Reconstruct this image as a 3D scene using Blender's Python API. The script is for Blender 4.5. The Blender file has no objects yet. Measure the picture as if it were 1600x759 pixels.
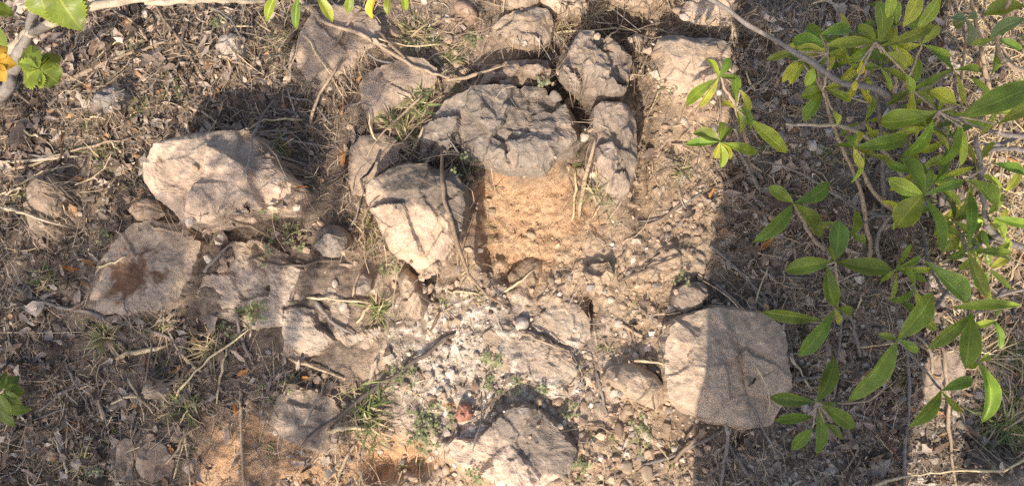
import bpy, math, random
import numpy as np
from mathutils import Vector

rng = np.random.default_rng(7)
random.seed(7)
scene = bpy.context.scene
COL = scene.collection
R = math.radians

# ------------------------------------------------------------------ camera, sky, sun, exposure
TILT = R(5.0); DIST = 1.33; TANH = 0.8 / DIST
D = np.array([0.0, math.sin(TILT), -math.cos(TILT)])
U = np.array([0.0, math.cos(TILT), math.sin(TILT)])
CAM = -D * DIST
cd = bpy.data.cameras.new('camera'); cam = bpy.data.objects.new('camera', cd); COL.objects.link(cam)
cam.location = CAM; cam.rotation_euler = (TILT, 0, 0)
cd.sensor_width = 36.0; cd.lens = 18.0 / TANH; cd.clip_start = 0.02; cd.clip_end = 500
scene.camera = cam

SHX, SHY = 0.28, 0.88                      # metres a shadow moves per metre of height (up and right in the photo)
sun_dir = Vector((-SHX, -SHY, 1.0)).normalized()
w = bpy.data.worlds.new('World'); scene.world = w; w.use_nodes = True
nt = w.node_tree; bg = nt.nodes['Background']
sky = nt.nodes.new('ShaderNodeTexSky'); sky.sky_type = 'NISHITA'; sky.sun_disc = False
sky.sun_elevation = math.asin(sun_dir.z); sky.sun_rotation = math.atan2(sun_dir.x, sun_dir.y)
sky.air_density = 1.0; sky.dust_density = 3.5; sky.ozone_density = 0.9
bg.inputs['Strength'].default_value = 0.15
nt.links.new(sky.outputs[0], bg.inputs[0])
sl = bpy.data.lights.new('sun', 'SUN'); so = bpy.data.objects.new('sun', sl); COL.objects.link(so)
sl.energy = 3.5; sl.angle = R(0.4); sl.color = (1.0, 0.885, 0.735)
so.rotation_euler = sun_dir.to_track_quat('Z', 'Y').to_euler()
vs = scene.view_settings
vs.view_transform = 'Standard'; vs.look = 'None'; vs.gamma = 1.0; vs.exposure = 0.66; vs.use_curve_mapping = False
scene.cycles.max_bounces = 6; scene.cycles.use_denoising = False; scene.cycles.use_adaptive_sampling = False; scene.cycles.sampling_pattern = 'BLUE_NOISE'; scene.cycles.max_bounces = 5; scene.cycles.diffuse_bounces = 3; scene.cycles.sample_clamp_indirect = 2.0

# ------------------------------------------------------------------ photograph pixel <-> place
def W(px, py, z=0.0):
    px = np.asarray(px, float); py = np.asarray(py, float); z = np.asarray(z, float)
    a = (px - 800) / 800 * TANH; b = -(py - 379.5) / 800 * TANH
    dz = D[2] + b * U[2]; t = (z - CAM[2]) / dz
    return np.stack(np.broadcast_arrays(t * a, CAM[1] + t * (D[1] + b * U[1]), z), -1)
def PX(x, y, z=0.0):
    dx = x; dy = y - CAM[1]; dz = z - CAM[2]
    f = dy * D[1] + dz * D[2]; v = dy * U[1] + dz * U[2]
    return 800 + dx / f / TANH * 800, 379.5 - v / f / TANH * 800

# ------------------------------------------------------------------ noise
def _h(ix, iy, iz, s):
    h = (ix.astype(np.uint32) * np.uint32(374761393) + iy.astype(np.uint32) * np.uint32(668265263)
         + iz.astype(np.uint32) * np.uint32(2147483647) + np.uint32((s * 1274126177) & 0xffffffff))
    h = (h ^ (h >> np.uint32(13))) * np.uint32(1274126177); h = (h ^ (h >> np.uint32(15))) * np.uint32(2246822519)
    return h ^ (h >> np.uint32(16))
def perlin(P, s=0):
    P = np.asarray(P, np.float64) + 131.7
    I = np.floor(P); F = P - I; I = I.astype(np.int64)
    S = F * F * F * (F * (F * 6 - 15) + 10)
    out = 0
    for c in range(8):
        o = (c & 1, c >> 1 & 1, c >> 2 & 1)
        h = _h(I[:, 0] + o[0], I[:, 1] + o[1], I[:, 2] + o[2], s)
        g = ((h & np.uint32(1023)).astype(float) / 511.5 - 1, (h >> np.uint32(10) & np.uint32(1023)).astype(float) / 511.5 - 1,
             (h >> np.uint32(20) & np.uint32(1023)).astype(float) / 511.5 - 1)
        d = sum(g[k] * (F[:, k] - o[k]) for k in range(3))
        wt = 1
        for k in range(3): wt = wt * (S[:, k] if o[k] else 1 - S[:, k])
        out = out + d * wt
    return out * 1.6
def fbm(P, f, o=4, s=0, gain=.5):
    t = 0; a = 1; n = 0
    Pk = np.asarray(P) * f
    for k in range(o):
        t = t + a * perlin(Pk + k * 17.3, s + k); n += a; a *= gain; Pk = Pk * 2.07
    return t / n * 1.3
def ridge(P, f, o=3, s=0):
    t = 0; a = 1; n = 0
    for k in range(o):
        t = t + a * (1 - np.abs(perlin(P * f + k * 9.1, s + k)) * 2); n += a; a *= .5; f *= 2.1
    return t / n
def sstep(a, b, x):
    t = np.clip((x - a) / (b - a), 0, 1); return t * t * (3 - 2 * t)
def sdf(P, poly):
    poly = np.asarray(poly, float); n = len(poly)
    d = np.full(len(P), 1e18); ins = np.zeros(len(P), bool)
    for i in range(n):
        a = poly[i]; b = poly[(i + 1) % n]; e = b - a; wv = P - a
        t = np.clip((wv @ e) / (e @ e + 1e-12), 0, 1)
        q = wv - t[:, None] * e; d = np.minimum(d, (q * q).sum(1))
        c = (a[1] <= P[:, 1]) != (b[1] <= P[:, 1])
        if e[1] != 0: ins ^= c & (P[:, 0] < a[0] + (P[:, 1] - a[1]) / e[1] * e[0])
    d = np.sqrt(d); return np.where(ins, -d, d)
def mix(a, b, t): return a + (b - a) * t[..., None]
C = lambda *v: np.array(v, float)

# ------------------------------------------------------------------ materials
def M(name):
    m = bpy.data.materials.new(name); m.use_nodes = True
    return m, m.node_tree, m.node_tree.nodes['Principled BSDF']
def attr_mat(name, rough=.9, var=.25, vscale=60, fine=400, fvar=.2, bump=.3, bdist=.003, spec=.25, trans=0.0):
    m, t, p = M(name); N = t.nodes.new; L = t.links.new
    at = N('ShaderNodeAttribute'); at.attribute_name = 'col'
    tc = N('ShaderNodeTexCoord')
    n1 = N('ShaderNodeTexNoise'); n1.inputs['Scale'].default_value = vscale; n1.inputs['Detail'].default_value = 6
    n2 = N('ShaderNodeTexNoise'); n2.inputs['Scale'].default_value = fine; n2.inputs['Detail'].default_value = 4
    for n in (n1, n2): L(tc.outputs['Object'], n.inputs['Vector'])
    def rng_(n, v):
        r = N('ShaderNodeMapRange'); r.inputs[1].default_value = .25; r.inputs[2].default_value = .75
        r.inputs[3].default_value = 1 - v; r.inputs[4].default_value = 1 + v; L(n.outputs['Fac'], r.inputs[0]); return r
    a = rng_(n1, var); b = rng_(n2, fvar)
    mu = N('ShaderNodeMath'); mu.operation = 'MULTIPLY'; L(a.outputs[0], mu.inputs[0]); L(b.outputs[0], mu.inputs[1])
    vm = N('ShaderNodeVectorMath'); vm.operation = 'SCALE'; L(at.outputs['Color'], vm.inputs[0]); L(mu.outputs[0], vm.inputs['Scale'])
    L(vm.outputs[0], p.inputs['Base Color'])
    p.inputs['Roughness'].default_value = rough; p.inputs['Specular IOR Level'].default_value = spec
    if bump:
        ad = N('ShaderNodeMath'); ad.operation = 'MULTIPLY_ADD'; ad.inputs[1].default_value = .5
        L(n2.outputs['Fac'], ad.inputs[0]); L(n1.outputs['Fac'], ad.inputs[2])
        bp = N('ShaderNodeBump'); bp.inputs['Strength'].default_value = bump; bp.inputs['Distance'].default_value = bdist
        L(ad.outputs[0], bp.inputs['Height']); L(bp.outputs[0], p.inputs['Normal'])
    if trans:
        tr = N('ShaderNodeBsdfTranslucent'); L(vm.outputs[0], tr.inputs['Color'])
        ms = N('ShaderNodeMixShader'); ms.inputs[0].default_value = trans
        L(p.outputs[0], ms.inputs[1]); L(tr.outputs[0], ms.inputs[2]); L(ms.outputs[0], t.nodes['Material Output'].inputs['Surface'])
    return m
MAT = {
    'soil': attr_mat('soil', .95, .28, 130, 620, .42, 1.0, .004, .12),
    'rock': attr_mat('weathered_rock', .92, .24, 80, 520, .2, .8, .0035, .15),
    'gravel': attr_mat('gravel', .9, .25, 120, 700, .25, .5, .002, .2),
    'litter': attr_mat('dry_litter', .8, .3, 90, 500, .25, .3, .001, .25, .12),
    'bark': attr_mat('twig_bark', .85, .3, 110, 600, .3, .6, .0015, .2),
    'grass': attr_mat('grass_blade', .6, .25, 70, 300, .1, 0, .001, .3, .25),
    'trunk': attr_mat('tree_bark', .9, .35, 12, 60, .3, .9, .01, .2),
}
def leaf_mat(name, tr=.28, rough=.5):
    m, t, p = M(name); N = t.nodes.new; L = t.links.new
    at = N('ShaderNodeAttribute'); at.attribute_name = 'col'
    uv = N('ShaderNodeUVMap'); uv.uv_map = 'uv'
    sp = N('ShaderNodeSeparateXYZ'); L(uv.outputs[0], sp.inputs[0])
    def math_(op, a, b=None, c=None):
        n = N('ShaderNodeMath'); n.operation = op
        for i, v in enumerate((a, b, c)):
            if v is None: continue
            if isinstance(v, (int, float)): n.inputs[i].default_value = v
            else: L(v, n.inputs[i])
        return n.outputs[0]
    v = math_('ABSOLUTE', math_('SUBTRACT', sp.outputs[1], .5))
    rib = math_('LESS_THAN', v, .03)
    ph = math_('SUBTRACT', math_('MULTIPLY', sp.outputs[0], 9.0), math_('MULTIPLY', v, 5.0))
    vein = math_('POWER', math_('ABSOLUTE', math_('SINE', math_('MULTIPLY', ph, 3.14159))), 14.0)
    edge = math_('MULTIPLY', math_('GREATER_THAN', v, .462), .55)
    vein = math_('MULTIPLY', math_('SUBTRACT', 1.0, math_('MINIMUM', math_('MULTIPLY', math_('ABSOLUTE', math_('SINE', math_('MULTIPLY', ph, 3.14159))), 5.0), 1.0)), .35)
    f = math_('MAXIMUM', math_('MAXIMUM', math_('MULTIPLY', rib, .65), vein), edge)
    tc = N('ShaderNodeTexCoord'); n1 = N('ShaderNodeTexNoise'); n1.inputs['Scale'].default_value = 55; n1.inputs['Detail'].default_value = 5
    L(tc.outputs['Object'], n1.inputs['Vector'])
    r = N('ShaderNodeMapRange'); r.inputs[1].default_value = .3; r.inputs[2].default_value = .7; r.inputs[3].default_value = .72; r.inputs[4].default_value = 1.28
    L(n1.outputs['Fac'], r.inputs[0])
    vm = N('ShaderNodeVectorMath'); vm.operation = 'SCALE'; L(at.outputs['Color'], vm.inputs[0]); L(r.outputs[0], vm.inputs['Scale'])
    # brown tips and dry spots
    n3 = N('ShaderNodeTexNoise'); n3.inputs['Scale'].default_value = 130; n3.inputs['Detail'].default_value = 3; L(tc.outputs['Object'], n3.inputs['Vector'])
    tip = math_('MULTIPLY', math_('GREATER_THAN', math_('ADD', sp.outputs[0], math_('MULTIPLY', n1.outputs['Fac'], .25)), 1.07), .75)
    spot = math_('MULTIPLY', math_('GREATER_THAN', n3.outputs['Fac'], .735), .6)
    br = N('ShaderNodeMix'); br.data_type = 'VECTOR'; L(math_('MAXIMUM', tip, spot), br.inputs[0]); L(vm.outputs[0], br.inputs[4]); br.inputs[5].default_value = (.16, .10, .045)
    lt = N('ShaderNodeVectorMath'); lt.operation = 'MULTIPLY'; L(vm.outputs[0], lt.inputs[0]); lt.inputs[1].default_value = (2.1, 1.75, 1.9)
    mx = N('ShaderNodeMix'); mx.data_type = 'VECTOR'; L(f, mx.inputs[0]); L(br.outputs[1], mx.inputs[4]); L(lt.outputs[0], mx.inputs[5])
    L(mx.outputs[1], p.inputs['Base Color']); p.inputs['Roughness'].default_value = rough; p.inputs['Specular IOR Level'].default_value = .35
    bp = N('ShaderNodeBump'); bp.inputs['Strength'].default_value = .35; bp.inputs['Distance'].default_value = .002
    L(math_('SUBTRACT', math_('MULTIPLY', n1.outputs['Fac'], .5), f), bp.inputs['Height']); L(bp.outputs[0], p.inputs['Normal'])
    tr_ = N('ShaderNodeBsdfTranslucent'); yl = N('ShaderNodeVectorMath'); yl.operation = 'MULTIPLY'
    L(mx.outputs[1], yl.inputs[0]); yl.inputs[1].default_value = (1.7, 1.5, .7); L(yl.outputs[0], tr_.inputs['Color'])
    ms = N('ShaderNodeMixShader'); ms.inputs[0].default_value = tr
    L(p.outputs[0], ms.inputs[1]); L(tr_.outputs[0], ms.inputs[2]); L(ms.outputs[0], t.nodes['Material Output'].inputs['Surface'])
    return m
MAT['leaf'] = leaf_mat('shrub_leaf', .3, .4)
MAT['dryleaf'] = leaf_mat('dead_leaf', .12, .75)

# ------------------------------------------------------------------ mesh helpers
def mesh(name, V, F, col=None, mat=None, smooth=True, uv=None):
    me = bpy.data.meshes.new(name)
    V = np.asarray(V, np.float32); F = np.asarray(F, np.int32); k = F.shape[1]
    me.vertices.add(len(V)); me.vertices.foreach_set('co', V.ravel())
    me.loops.add(F.size); me.loops.foreach_set('vertex_index', F.ravel())
    me.polygons.add(len(F)); me.polygons.foreach_set('loop_start', np.arange(0, F.size, k, dtype=np.int32))
    me.polygons.foreach_set('use_smooth', np.full(len(F), smooth))
    if col is not None:
        col = np.asarray(col, np.float32)
        if col.ndim == 1: col = np.tile(col, (len(V), 1))
        a = me.attributes.new('col', 'FLOAT_COLOR', 'POINT')
        a.data.foreach_set('color', np.concatenate([col, np.ones((len(V), 1), np.float32)], 1).ravel())
    if uv is not None:
        l = me.uv_layers.new(name='uv'); l.data.foreach_set('uv', np.asarray(uv, np.float32)[F.ravel()].ravel())
    me.update(calc_edges=True)
    if mat: me.materials.append(MAT[mat])
    return me
def obj(name, me, parent=None, label=None, cat=None, group=None, kind=None, loc=None):
    o = bpy.data.objects.new(name, me); COL.objects.link(o)
    if parent: o.parent = parent
    if loc is not None: o.location = loc
    if label: o['label'] = label
    if cat: o['category'] = cat
    if group: o['group'] = group
    if kind: o['kind'] = kind
    return o
def grid_faces(nu, nv, wrap=False):
    i, j = np.meshgrid(np.arange(nu - 1), np.arange(nv if wrap else nv - 1), indexing='ij')
    j2 = (j + 1) % nv
    return np.stack([i * nv + j, (i + 1) * nv + j, (i + 1) * nv + j2, i * nv + j2], -1).reshape(-1, 4)
def spline(P, n):
    P = np.asarray(P, float)
    if len(P) == 2: return P[0] + (P[1] - P[0]) * np.linspace(0, 1, n)[:, None]
    Q = np.vstack([2 * P[0] - P[1], P, 2 * P[-1] - P[-2]]); t = np.linspace(0, len(P) - 1 - 1e-6, n)
    k = t.astype(int); f = (t - k)[:, None]; a, b, c, d = Q[k], Q[k + 1], Q[k + 2], Q[k + 3]
    return .5 * (2 * b + (c - a) * f + (2 * a - 5 * b + 4 * c - d) * f ** 2 + (3 * b - a - 3 * c + d) * f ** 3)
def tube(P, r0, r1, sides=7, n=None, seed=0, knot=.12, wob=.0):
    n = n or max(6, 5 * len(P))
    S = spline(P, n)
    if wob:
        L = np.linspace(0, 6, n)[:, None] * np.ones(3)
        S = S + wob * np.stack([perlin(L + 31 * k + seed, seed) for k in range(3)], 1) * np.array([1, 1, .5])
    T = np.gradient(S, axis=0); T /= np.linalg.norm(T, axis=1)[:, None] + 1e-9
    ref = np.where(np.abs(T[:, 2:]) > .9, C(1, 0, 0), C(0, 0, 1)); A = np.cross(T, ref); A /= np.linalg.norm(A, axis=1)[:, None] + 1e-9; B = np.cross(T, A)
    r = np.linspace(r0, r1, n) * (1 + knot * 2 * perlin(np.stack([np.arange(n) * .37 + seed, np.zeros(n), np.zeros(n)], 1), seed)); r[0] *= .8; r[-1] *= .6
    th = np.arange(sides) / sides * 2 * math.pi
    V = S[:, None] + r[:, None, None] * (np.cos(th)[None, :, None] * A[:, None] + np.sin(th)[None, :, None] * B[:, None])
    V = V.reshape(-1, 3); F = grid_faces(n, sides, True)
    V = np.vstack([V, S[0], S[-1]]); a, b = len(V) - 2, len(V) - 1; k = np.arange(sides); k2 = (k + 1) % sides; e = (n - 1) * sides
    F = np.vstack([F, np.stack([np.full(sides, a), k, k2, k2], 1), np.stack([np.full(sides, b), e + k2, e + k, e + k], 1)])
    return V, F
def tri_fix(V, F):       # quads with a doubled corner become triangles
    q = F[:, 2] == F[:, 3]
    return V, np.vstack([F[~q][:, [0, 1, 2]], F[~q][:, [0, 2, 3]], F[q][:, :3]])

# ------------------------------------------------------------------ layout of the stones (outlines in photograph pixels)
GREY, TAN, PEACH, BROWN = C(.20, .165, .135), C(.41, .31, .22), C(.60, .445, .32), C(.26, .19, .135)
DARK, WHITE, DUST = C(.13, .11, .095), C(.60, .52, .43), C(.38, .285, .205)
STONES = [
 # name, label, outline, height, edge power, chip, tilt(x,y), colours a,b, crust(colour,dirx,diry,offset, opts
 dict(n='boulder', l='large pale peach boulder lying alone left of centre', planes=8, cut=.7, ap=.1, h=.135, p=4.2, cells=10, chip=.14, slope=.35, tilt=(-.05, .35), a=PEACH, b=C(.40, .30, .225), crust_or_light=(C(.30, .24, .19), .2, .9, .15),  # upper side coloured darker
      poly=[(240,288),(246,262),(263,233),(325,218),(402,214),(420,224),(432,250),(474,296),(463,333),(400,338),(345,357),(312,357),(258,318)]),
 dict(n='boulder', l='rounded boulder with dark grey crusted top and peach flank beside the orange sand', planes=8, h=.125, p=4.2, cells=9, chip=.13, slope=.4, tilt=(-.1, .45), a=PEACH, b=C(.42, .31, .22), crust_or_light=(C(.165, .135, .108), .6, .75, .05),
      poly=[(575,310),(582,290),(600,277),(625,266),(660,262),(690,268),(718,278),(730,300),(733,330),(728,360),(715,390),(700,410),(680,424),(655,425),(635,410),(618,395),(600,360),(588,335)]),
 dict(n='stone_slab', l='largest grey brown stone slab with chipped top above the orange sand', h=.08, p=5, cells=34, chip=.26, slope=.42, tilt=(.0, .18), a=C(.30, .245, .198), b=C(.215, .178, .146), crust_or_light=(C(.275, .235, .195), .0, -.8, .25),
      poly=[(655,248),(660,215),(675,185),(695,160),(740,147),(790,143),(850,143),(880,160),(900,190),(903,225),(898,240),(870,250),(850,272),(800,270),(765,262),(720,252),(690,246),(665,252)]),
 dict(n='rubble_stone', l='small rough stone wedged above the largest grey slab', h=0.06, p=4, cells=14, chip=.3, slope=.5, tilt=(0, .2), a=C(.36, .275, .21), b=BROWN, crust_or_light=None,
      poly=[(745,138),(760,115),(790,102),(830,96),(856,100),(862,118),(858,140),(820,142),(780,143)]),
 dict(n='rubble_block', l='chipped brown stone block with deep ledges standing above the upright slab', h=.1, p=6, cells=30, chip=.28, slope=.55, tilt=(.05, .12), a=C(.32, .255, .20), b=C(.24, .19, .15), crust_or_light=None,
      poly=[(876,108),(890,82),(903,64),(920,66),(945,76),(968,82),(982,100),(981,130),(973,162),(945,163),(915,155),(888,142),(874,125)]),
 dict(n='stone_slab', l='narrow upright oblong slab right of the largest grey slab', h=.10, p=7, cells=20, chip=.16, slope=.3, tilt=(.0, .1), a=C(.36, .275, .21), b=C(.28, .22, .17), crust_or_light=None,
      poly=[(922,178),(935,169),(965,168),(985,178),(992,200),(991,250),(986,282),(976,310),(960,324),(938,318),(923,292),(925,240),(920,205)]),
 dict(n='boulder', l='smooth peach boulder at the top beside the shadow edge', h=.085, p=4.2, cells=7, chip=.07, slope=.25, tilt=(0, .5), a=C(.47, .345, .25), b=TAN, crust_or_light=(C(.22, .18, .145), .1, .95, .35),  # shade along the upper side is painted into the colour
      poly=[(1010,112),(1013,85),(1022,66),(1045,62),(1070,70),(1105,68),(1132,75),(1136,100),(1124,130),(1112,155),(1085,166),(1050,158),(1022,138)]),
 dict(n='flat_stone', l='flat peach stone at the top edge under the grey branch', h=0.035, p=4, cells=6, chip=.1, slope=.2, tilt=(0, .2), a=PEACH, b=TAN, crust_or_light=None,
      poly=[(1058,22),(1070,6),(1095,-8),(1150,-15),(1150,25),(1140,45),(1100,50),(1072,42)]),
 dict(n='flat_stone', l='thin pale stone cut by the top edge right of centre', h=.04, p=4, cells=5, chip=.1, slope=.2, tilt=(0, .1), a=TAN, b=PEACH, crust_or_light=None,
      poly=[(948,-8),(955,8),(985,14),(1015,13),(1040,-2),(1035,-25),(970,-30)]),
 dict(n='rubble_stone', l='square brown stone near the top edge with straw on its right', h=0.06, p=4.5, cells=10, chip=.18, slope=.35, tilt=(0, .3), a=C(.30, .23, .175), b=TAN, crust_or_light=None,
      poly=[(766,48),(788,30),(825,20),(856,22),(865,48),(860,70),(845,83),(815,78),(782,66)]),
 dict(n='flat_stone', l='broad pale stone cut by the top edge left of the straw tuft', h=.05, p=4, cells=5, chip=.1, slope=.2, tilt=(0, .2), a=TAN, b=PEACH, crust_or_light=None,
      poly=[(840,-15),(843,8),(862,20),(885,25),(910,22),(916,0),(912,-20)]),
 dict(n='flat_stone', l='small tan stone at the top edge above the square brown stone', h=.05, p=4, cells=5, chip=.1, slope=.2, tilt=(0, .2), a=TAN, b=BROWN, crust_or_light=None,
      poly=[(790,5),(800,-8),(830,-6),(842,8),(838,20),(812,26),(795,20)]),
 dict(n='flat_stone', l='wide smooth tan stone at the top under the hanging green leaves', h=0.045, p=3.4, cells=8, chip=.08, slope=.2, tilt=(0, .3), a=C(.36, .27, .20), b=C(.30, .235, .18), crust_or_light=None,
      poly=[(462,85),(472,55),(490,28),(515,15),(550,12),(585,25),(602,48),(598,75),(572,95),(550,118),(525,132),(502,147),(478,132),(466,108)]),
 dict(n='flat_stone', l='tan stone crossed by the long bent stick left of the slab', h=0.045, p=3.4, cells=8, chip=.08, slope=.2, tilt=(.0, .3), a=C(.37, .28, .21), b=C(.28, .22, .17), crust_or_light=None,
      poly=[(562,138),(575,120),(600,106),(635,96),(670,100),(690,115),(684,145),(655,165),(625,172),(604,188),(578,190),(567,168)]),
 dict(n='flat_stone', l='low dusty stone left of the grass tufts and above the crusted boulder', h=0.022, p=4, cells=8, chip=.1, slope=.15, tilt=(0, .1), a=C(.34, .26, .195), b=C(.27, .21, .165), crust_or_light=None,
      poly=[(548,235),(565,215),(600,207),(628,222),(625,252),(596,272),(574,290),(568,312),(550,308),(544,270)]),
 dict(n='stone_block', l='large flat topped block half in shadow at lower right', planes=9, cut=.6, drop=.12, h=.07, p=7, cells=12, chip=.13, slope=.22, tilt=(.12, .12), a=C(.46, .35, .255), b=C(.33, .255, .195), crust_or_light=(C(.47, .36, .265), -1, 0, .62), ridge=True,  # sunlit left edge painted in as a lighter tone
      poly=[(1036,508),(1066,489),(1104,476),(1188,486),(1217,508),(1231,605),(1207,667),(1150,667),(1094,655),(1036,622),(1029,565)]),
 dict(n='rubble_stone', l='wedge shaped stone left of the large flat topped block', h=.045, p=3, cells=6, chip=.15, slope=.4, tilt=(-.3, -.25), a=C(.40, .30, .215), b=TAN, crust_or_light=None,
      poly=[(938,588),(950,570),(985,566),(1022,582),(1034,600),(1034,628),(1022,640),(1000,630),(966,610)]),
 dict(n='stone_slab', l='dark topped slab with pale front face cut by the bottom edge', h=.065, p=5, cells=16, chip=.14, slope=.25, tilt=(.05, .15), a=C(.22, .18, .148), b=C(.28, .225, .18), crust_or_light=(C(.60, .45, .335), -.4, -.92, .02),  # lower left front painted pale peach as its sunlit side
      poly=[(690,692),(705,682),(745,684),(765,660),(795,632),(825,628),(850,638),(878,668),(906,700),(902,722),(884,748),(866,772),(830,775),(790,758),(740,735),(702,712)]),
 dict(n='stone_slab', l='flat slab stained with rust brown at the left', h=.024, p=9, cells=10, chip=.12, slope=.15, tilt=(.0, .05), a=C(.33, .26, .20), b=C(.24, .195, .155), crust_or_light=None, rust=(205, 432),
      poly=[(134,482),(138,448),(156,412),(186,372),(212,346),(250,342),(300,356),(322,382),(306,430),(288,470),(262,484),(215,494),(170,492)]),
 dict(n='weathered_slab', l='broad crumbling slab in the middle of the lower left half', h=0.02, p=6, cells=46, chip=.5, slope=.22, tilt=(.0, .03), a=C(.44, .355, .275), b=C(.31, .245, .19), crust_or_light=(C(.27, .225, .18), -.6, -.2, .4), rough=2.4,
      poly=[(322,392),(350,378),(400,372),(450,395),(500,402),(548,412),(588,432),(605,470),(604,520),(590,560),(572,592),(525,586),(470,568),(428,548),(396,515),(350,498),(300,492),(308,440)]),
 dict(n='rubble_stone', l='dark grey stone beside the tall straw stalks at the bottom', h=0.045, p=4, cells=10, chip=.15, slope=.3, tilt=(0, .1), a=C(.185, .152, .125), b=C(.25, .20, .16), crust_or_light=None,
      poly=[(424,648),(436,616),(455,604),(490,606),(528,620),(540,650),(534,690),(524,714),(492,704),(455,690),(430,668)]),
 dict(n='weathered_slab', l='tilted grey slab in white crumbs below the orange sand', h=.022, p=5, cells=22, chip=.2, slope=.3, tilt=(-.1, -.2), a=C(.37, .295, .23), b=C(.26, .21, .165), crust_or_light=(C(.46, .37, .28), .2, -.9, .3), rough=1.6,
      poly=[(752,522),(775,505),(810,508),(850,525),(890,548),(905,580),(898,606),(860,614),(815,596),(772,568)]),
 dict(n='rubble_stone', l='pale speckled stone just below the orange sand hollow', h=.032, p=3.5, cells=12, chip=.15, slope=.25, tilt=(0, .1), a=C(.46, .37, .28), b=C(.30, .235, .18), crust_or_light=(WHITE, .3, -.7, .4), rough=1.6,
      poly=[(843,492),(855,476),(880,470),(905,474),(922,500),(924,528),(905,546),(876,536),(852,514)]),
 dict(n='rubble_stone', l='small brown stone propped under the crusted boulder', h=.07, p=3.5, cells=7, chip=.12, slope=.3, tilt=(-.1, -.2), a=TAN, b=C(.33, .245, .175), crust_or_light=None,
      poly=[(622,428),(636,418),(652,430),(662,452),(667,475),(661,496),(646,500),(631,484),(624,455)]),
 dict(n='rubble_stone', l='brown clod like stone at the bottom of the orange sand', h=.03, p=3, cells=9, chip=.15, slope=.3, tilt=(0, -.1), a=C(.36, .255, .165), b=C(.30, .215, .145), crust_or_light=None, z=-.025, rough=1.5,
      poly=[(792,430),(815,408),(835,398),(848,412),(846,442),(836,470),(818,480),(800,462)]),
 dict(n='rubble_stone', l='rough tan ledge at the right rim of the orange sand', h=.03, p=4, cells=12, chip=.25, slope=.3, tilt=(0, -.1), a=C(.46, .34, .23), b=C(.38, .28, .19), crust_or_light=None, rough=1.8,
      poly=[(908,425),(925,412),(950,410),(958,428),(950,448),(935,455),(918,446)]),
 dict(n='half_buried_stone', l='half buried brown stone near the left edge', h=.05, p=3, cells=7, chip=.12, slope=.3, tilt=(0, .3), a=C(.26, .205, .16), b=BROWN, crust_or_light=None,
      poly=[(42,328),(50,292),(70,276),(95,280),(108,302),(102,332),(82,356),(52,362)]),
 dict(n='small_rock', l='small whitish rock at upper left below the pale branch', h=.035, p=2.4, cells=6, chip=.15, slope=.3, tilt=(0, .2), a=C(.50, .42, .35), b=C(.40, .33, .27), crust_or_light=None,
      poly=[(341,78),(346,62),(360,55),(378,60),(386,74),(383,90),(368,97),(350,93)]),
 dict(n='small_rock', l='low grey brown rock tucked under the left end of the pale boulder', h=.03, p=3, cells=6, chip=.15, slope=.25, tilt=(0, .2), a=C(.28, .22, .175), b=BROWN, crust_or_light=None,
      poly=[(204,332),(214,317),(236,310),(256,318),(260,336),(244,348),(216,346)]),
 dict(n='small_rock', l='bluish grey rock at upper left among dead leaves', h=.04, p=2.6, cells=6, chip=.15, slope=.25, tilt=(0, .2), a=C(.27, .24, .215), b=C(.22, .195, .17), crust_or_light=None,
      poly=[(149,162),(156,146),(172,138),(192,137),(202,148),(198,166),(180,178),(158,176)]),
 dict(n='river_stone', l='smooth oval reddish tan stone at the top edge', h=.035, p=2.1, cells=0, chip=0, slope=0, tilt=(0, .1), a=C(.36, .235, .165), b=C(.32, .21, .15), crust_or_light=None, rough=.3,
      poly=[(708,14),(714,5),(726,3),(740,12),(748,26),(742,34),(728,32),(714,24)]),
 dict(n='river_stone', l='round grey stone in the dark gap above the chipped block', h=.035, p=2.1, cells=0, chip=0, slope=0, tilt=(0, .1), a=C(.30, .245, .20), b=C(.36, .28, .215), crust_or_light=None, rough=.4, z=.02,
      poly=[(981,68),(983,58),(992,53),(1002,57),(1006,66),(1002,77),(992,80),(984,76)]),
 dict(n='river_stone', l='brown egg shaped stone below the smooth tan top stone', h=.028, p=2.1, cells=0, chip=0, slope=0, tilt=(0, .1), a=C(.25, .175, .13), b=C(.22, .155, .115), crust_or_light=None, rough=.3,
      poly=[(528,128),(532,117),(540,116),(545,124),(544,136),(537,141),(530,138)]),
 dict(n='flat_stone', l='pale flat stone in the sunlit gap between the green leaves at lower right', h=0.025, p=4, cells=7, chip=.12, slope=.2, tilt=(0, .1), a=C(.38, .29, .22), b=C(.30, .235, .185), crust_or_light=None,
      poly=[(1432,590),(1440,562),(1468,542),(1500,535),(1509,558),(1498,598),(1475,620),(1440,624)]),
 dict(n='small_rock', l='smooth tan stone under the long leaf at lower right', h=.03, p=2.4, cells=3, chip=.1, slope=.2, tilt=(0, .1), a=C(.33, .25, .185), b=C(.30, .225, .17), crust_or_light=None, rough=.5,
      poly=[(1337,592),(1348,580),(1368,576),(1388,584),(1388,596),(1370,604),(1348,606)]),
 dict(n='boulder', l='dark rounded boulder in the bottom right corner', h=.07, p=2.4, cells=5, chip=.1, slope=.2, tilt=(0, .2), a=C(.26, .205, .165), b=C(.18, .15, .125), crust_or_light=None,
      poly=[(1512,752),(1520,732),(1545,722),(1575,724),(1598,738),(1604,765),(1590,800),(1545,805),(1515,785)]),
 dict(n='small_rock', l='blunt brown stone in shade under the grey branch at the top', h=.045, p=2.6, cells=4, chip=.1, slope=.2, tilt=(0, .1), a=C(.28, .215, .165), b=BROWN, crust_or_light=None, rough=.6,
      poly=[(1164,28),(1170,14),(1184,10),(1198,20),(1202,34),(1194,43),(1176,42)]),
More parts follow.
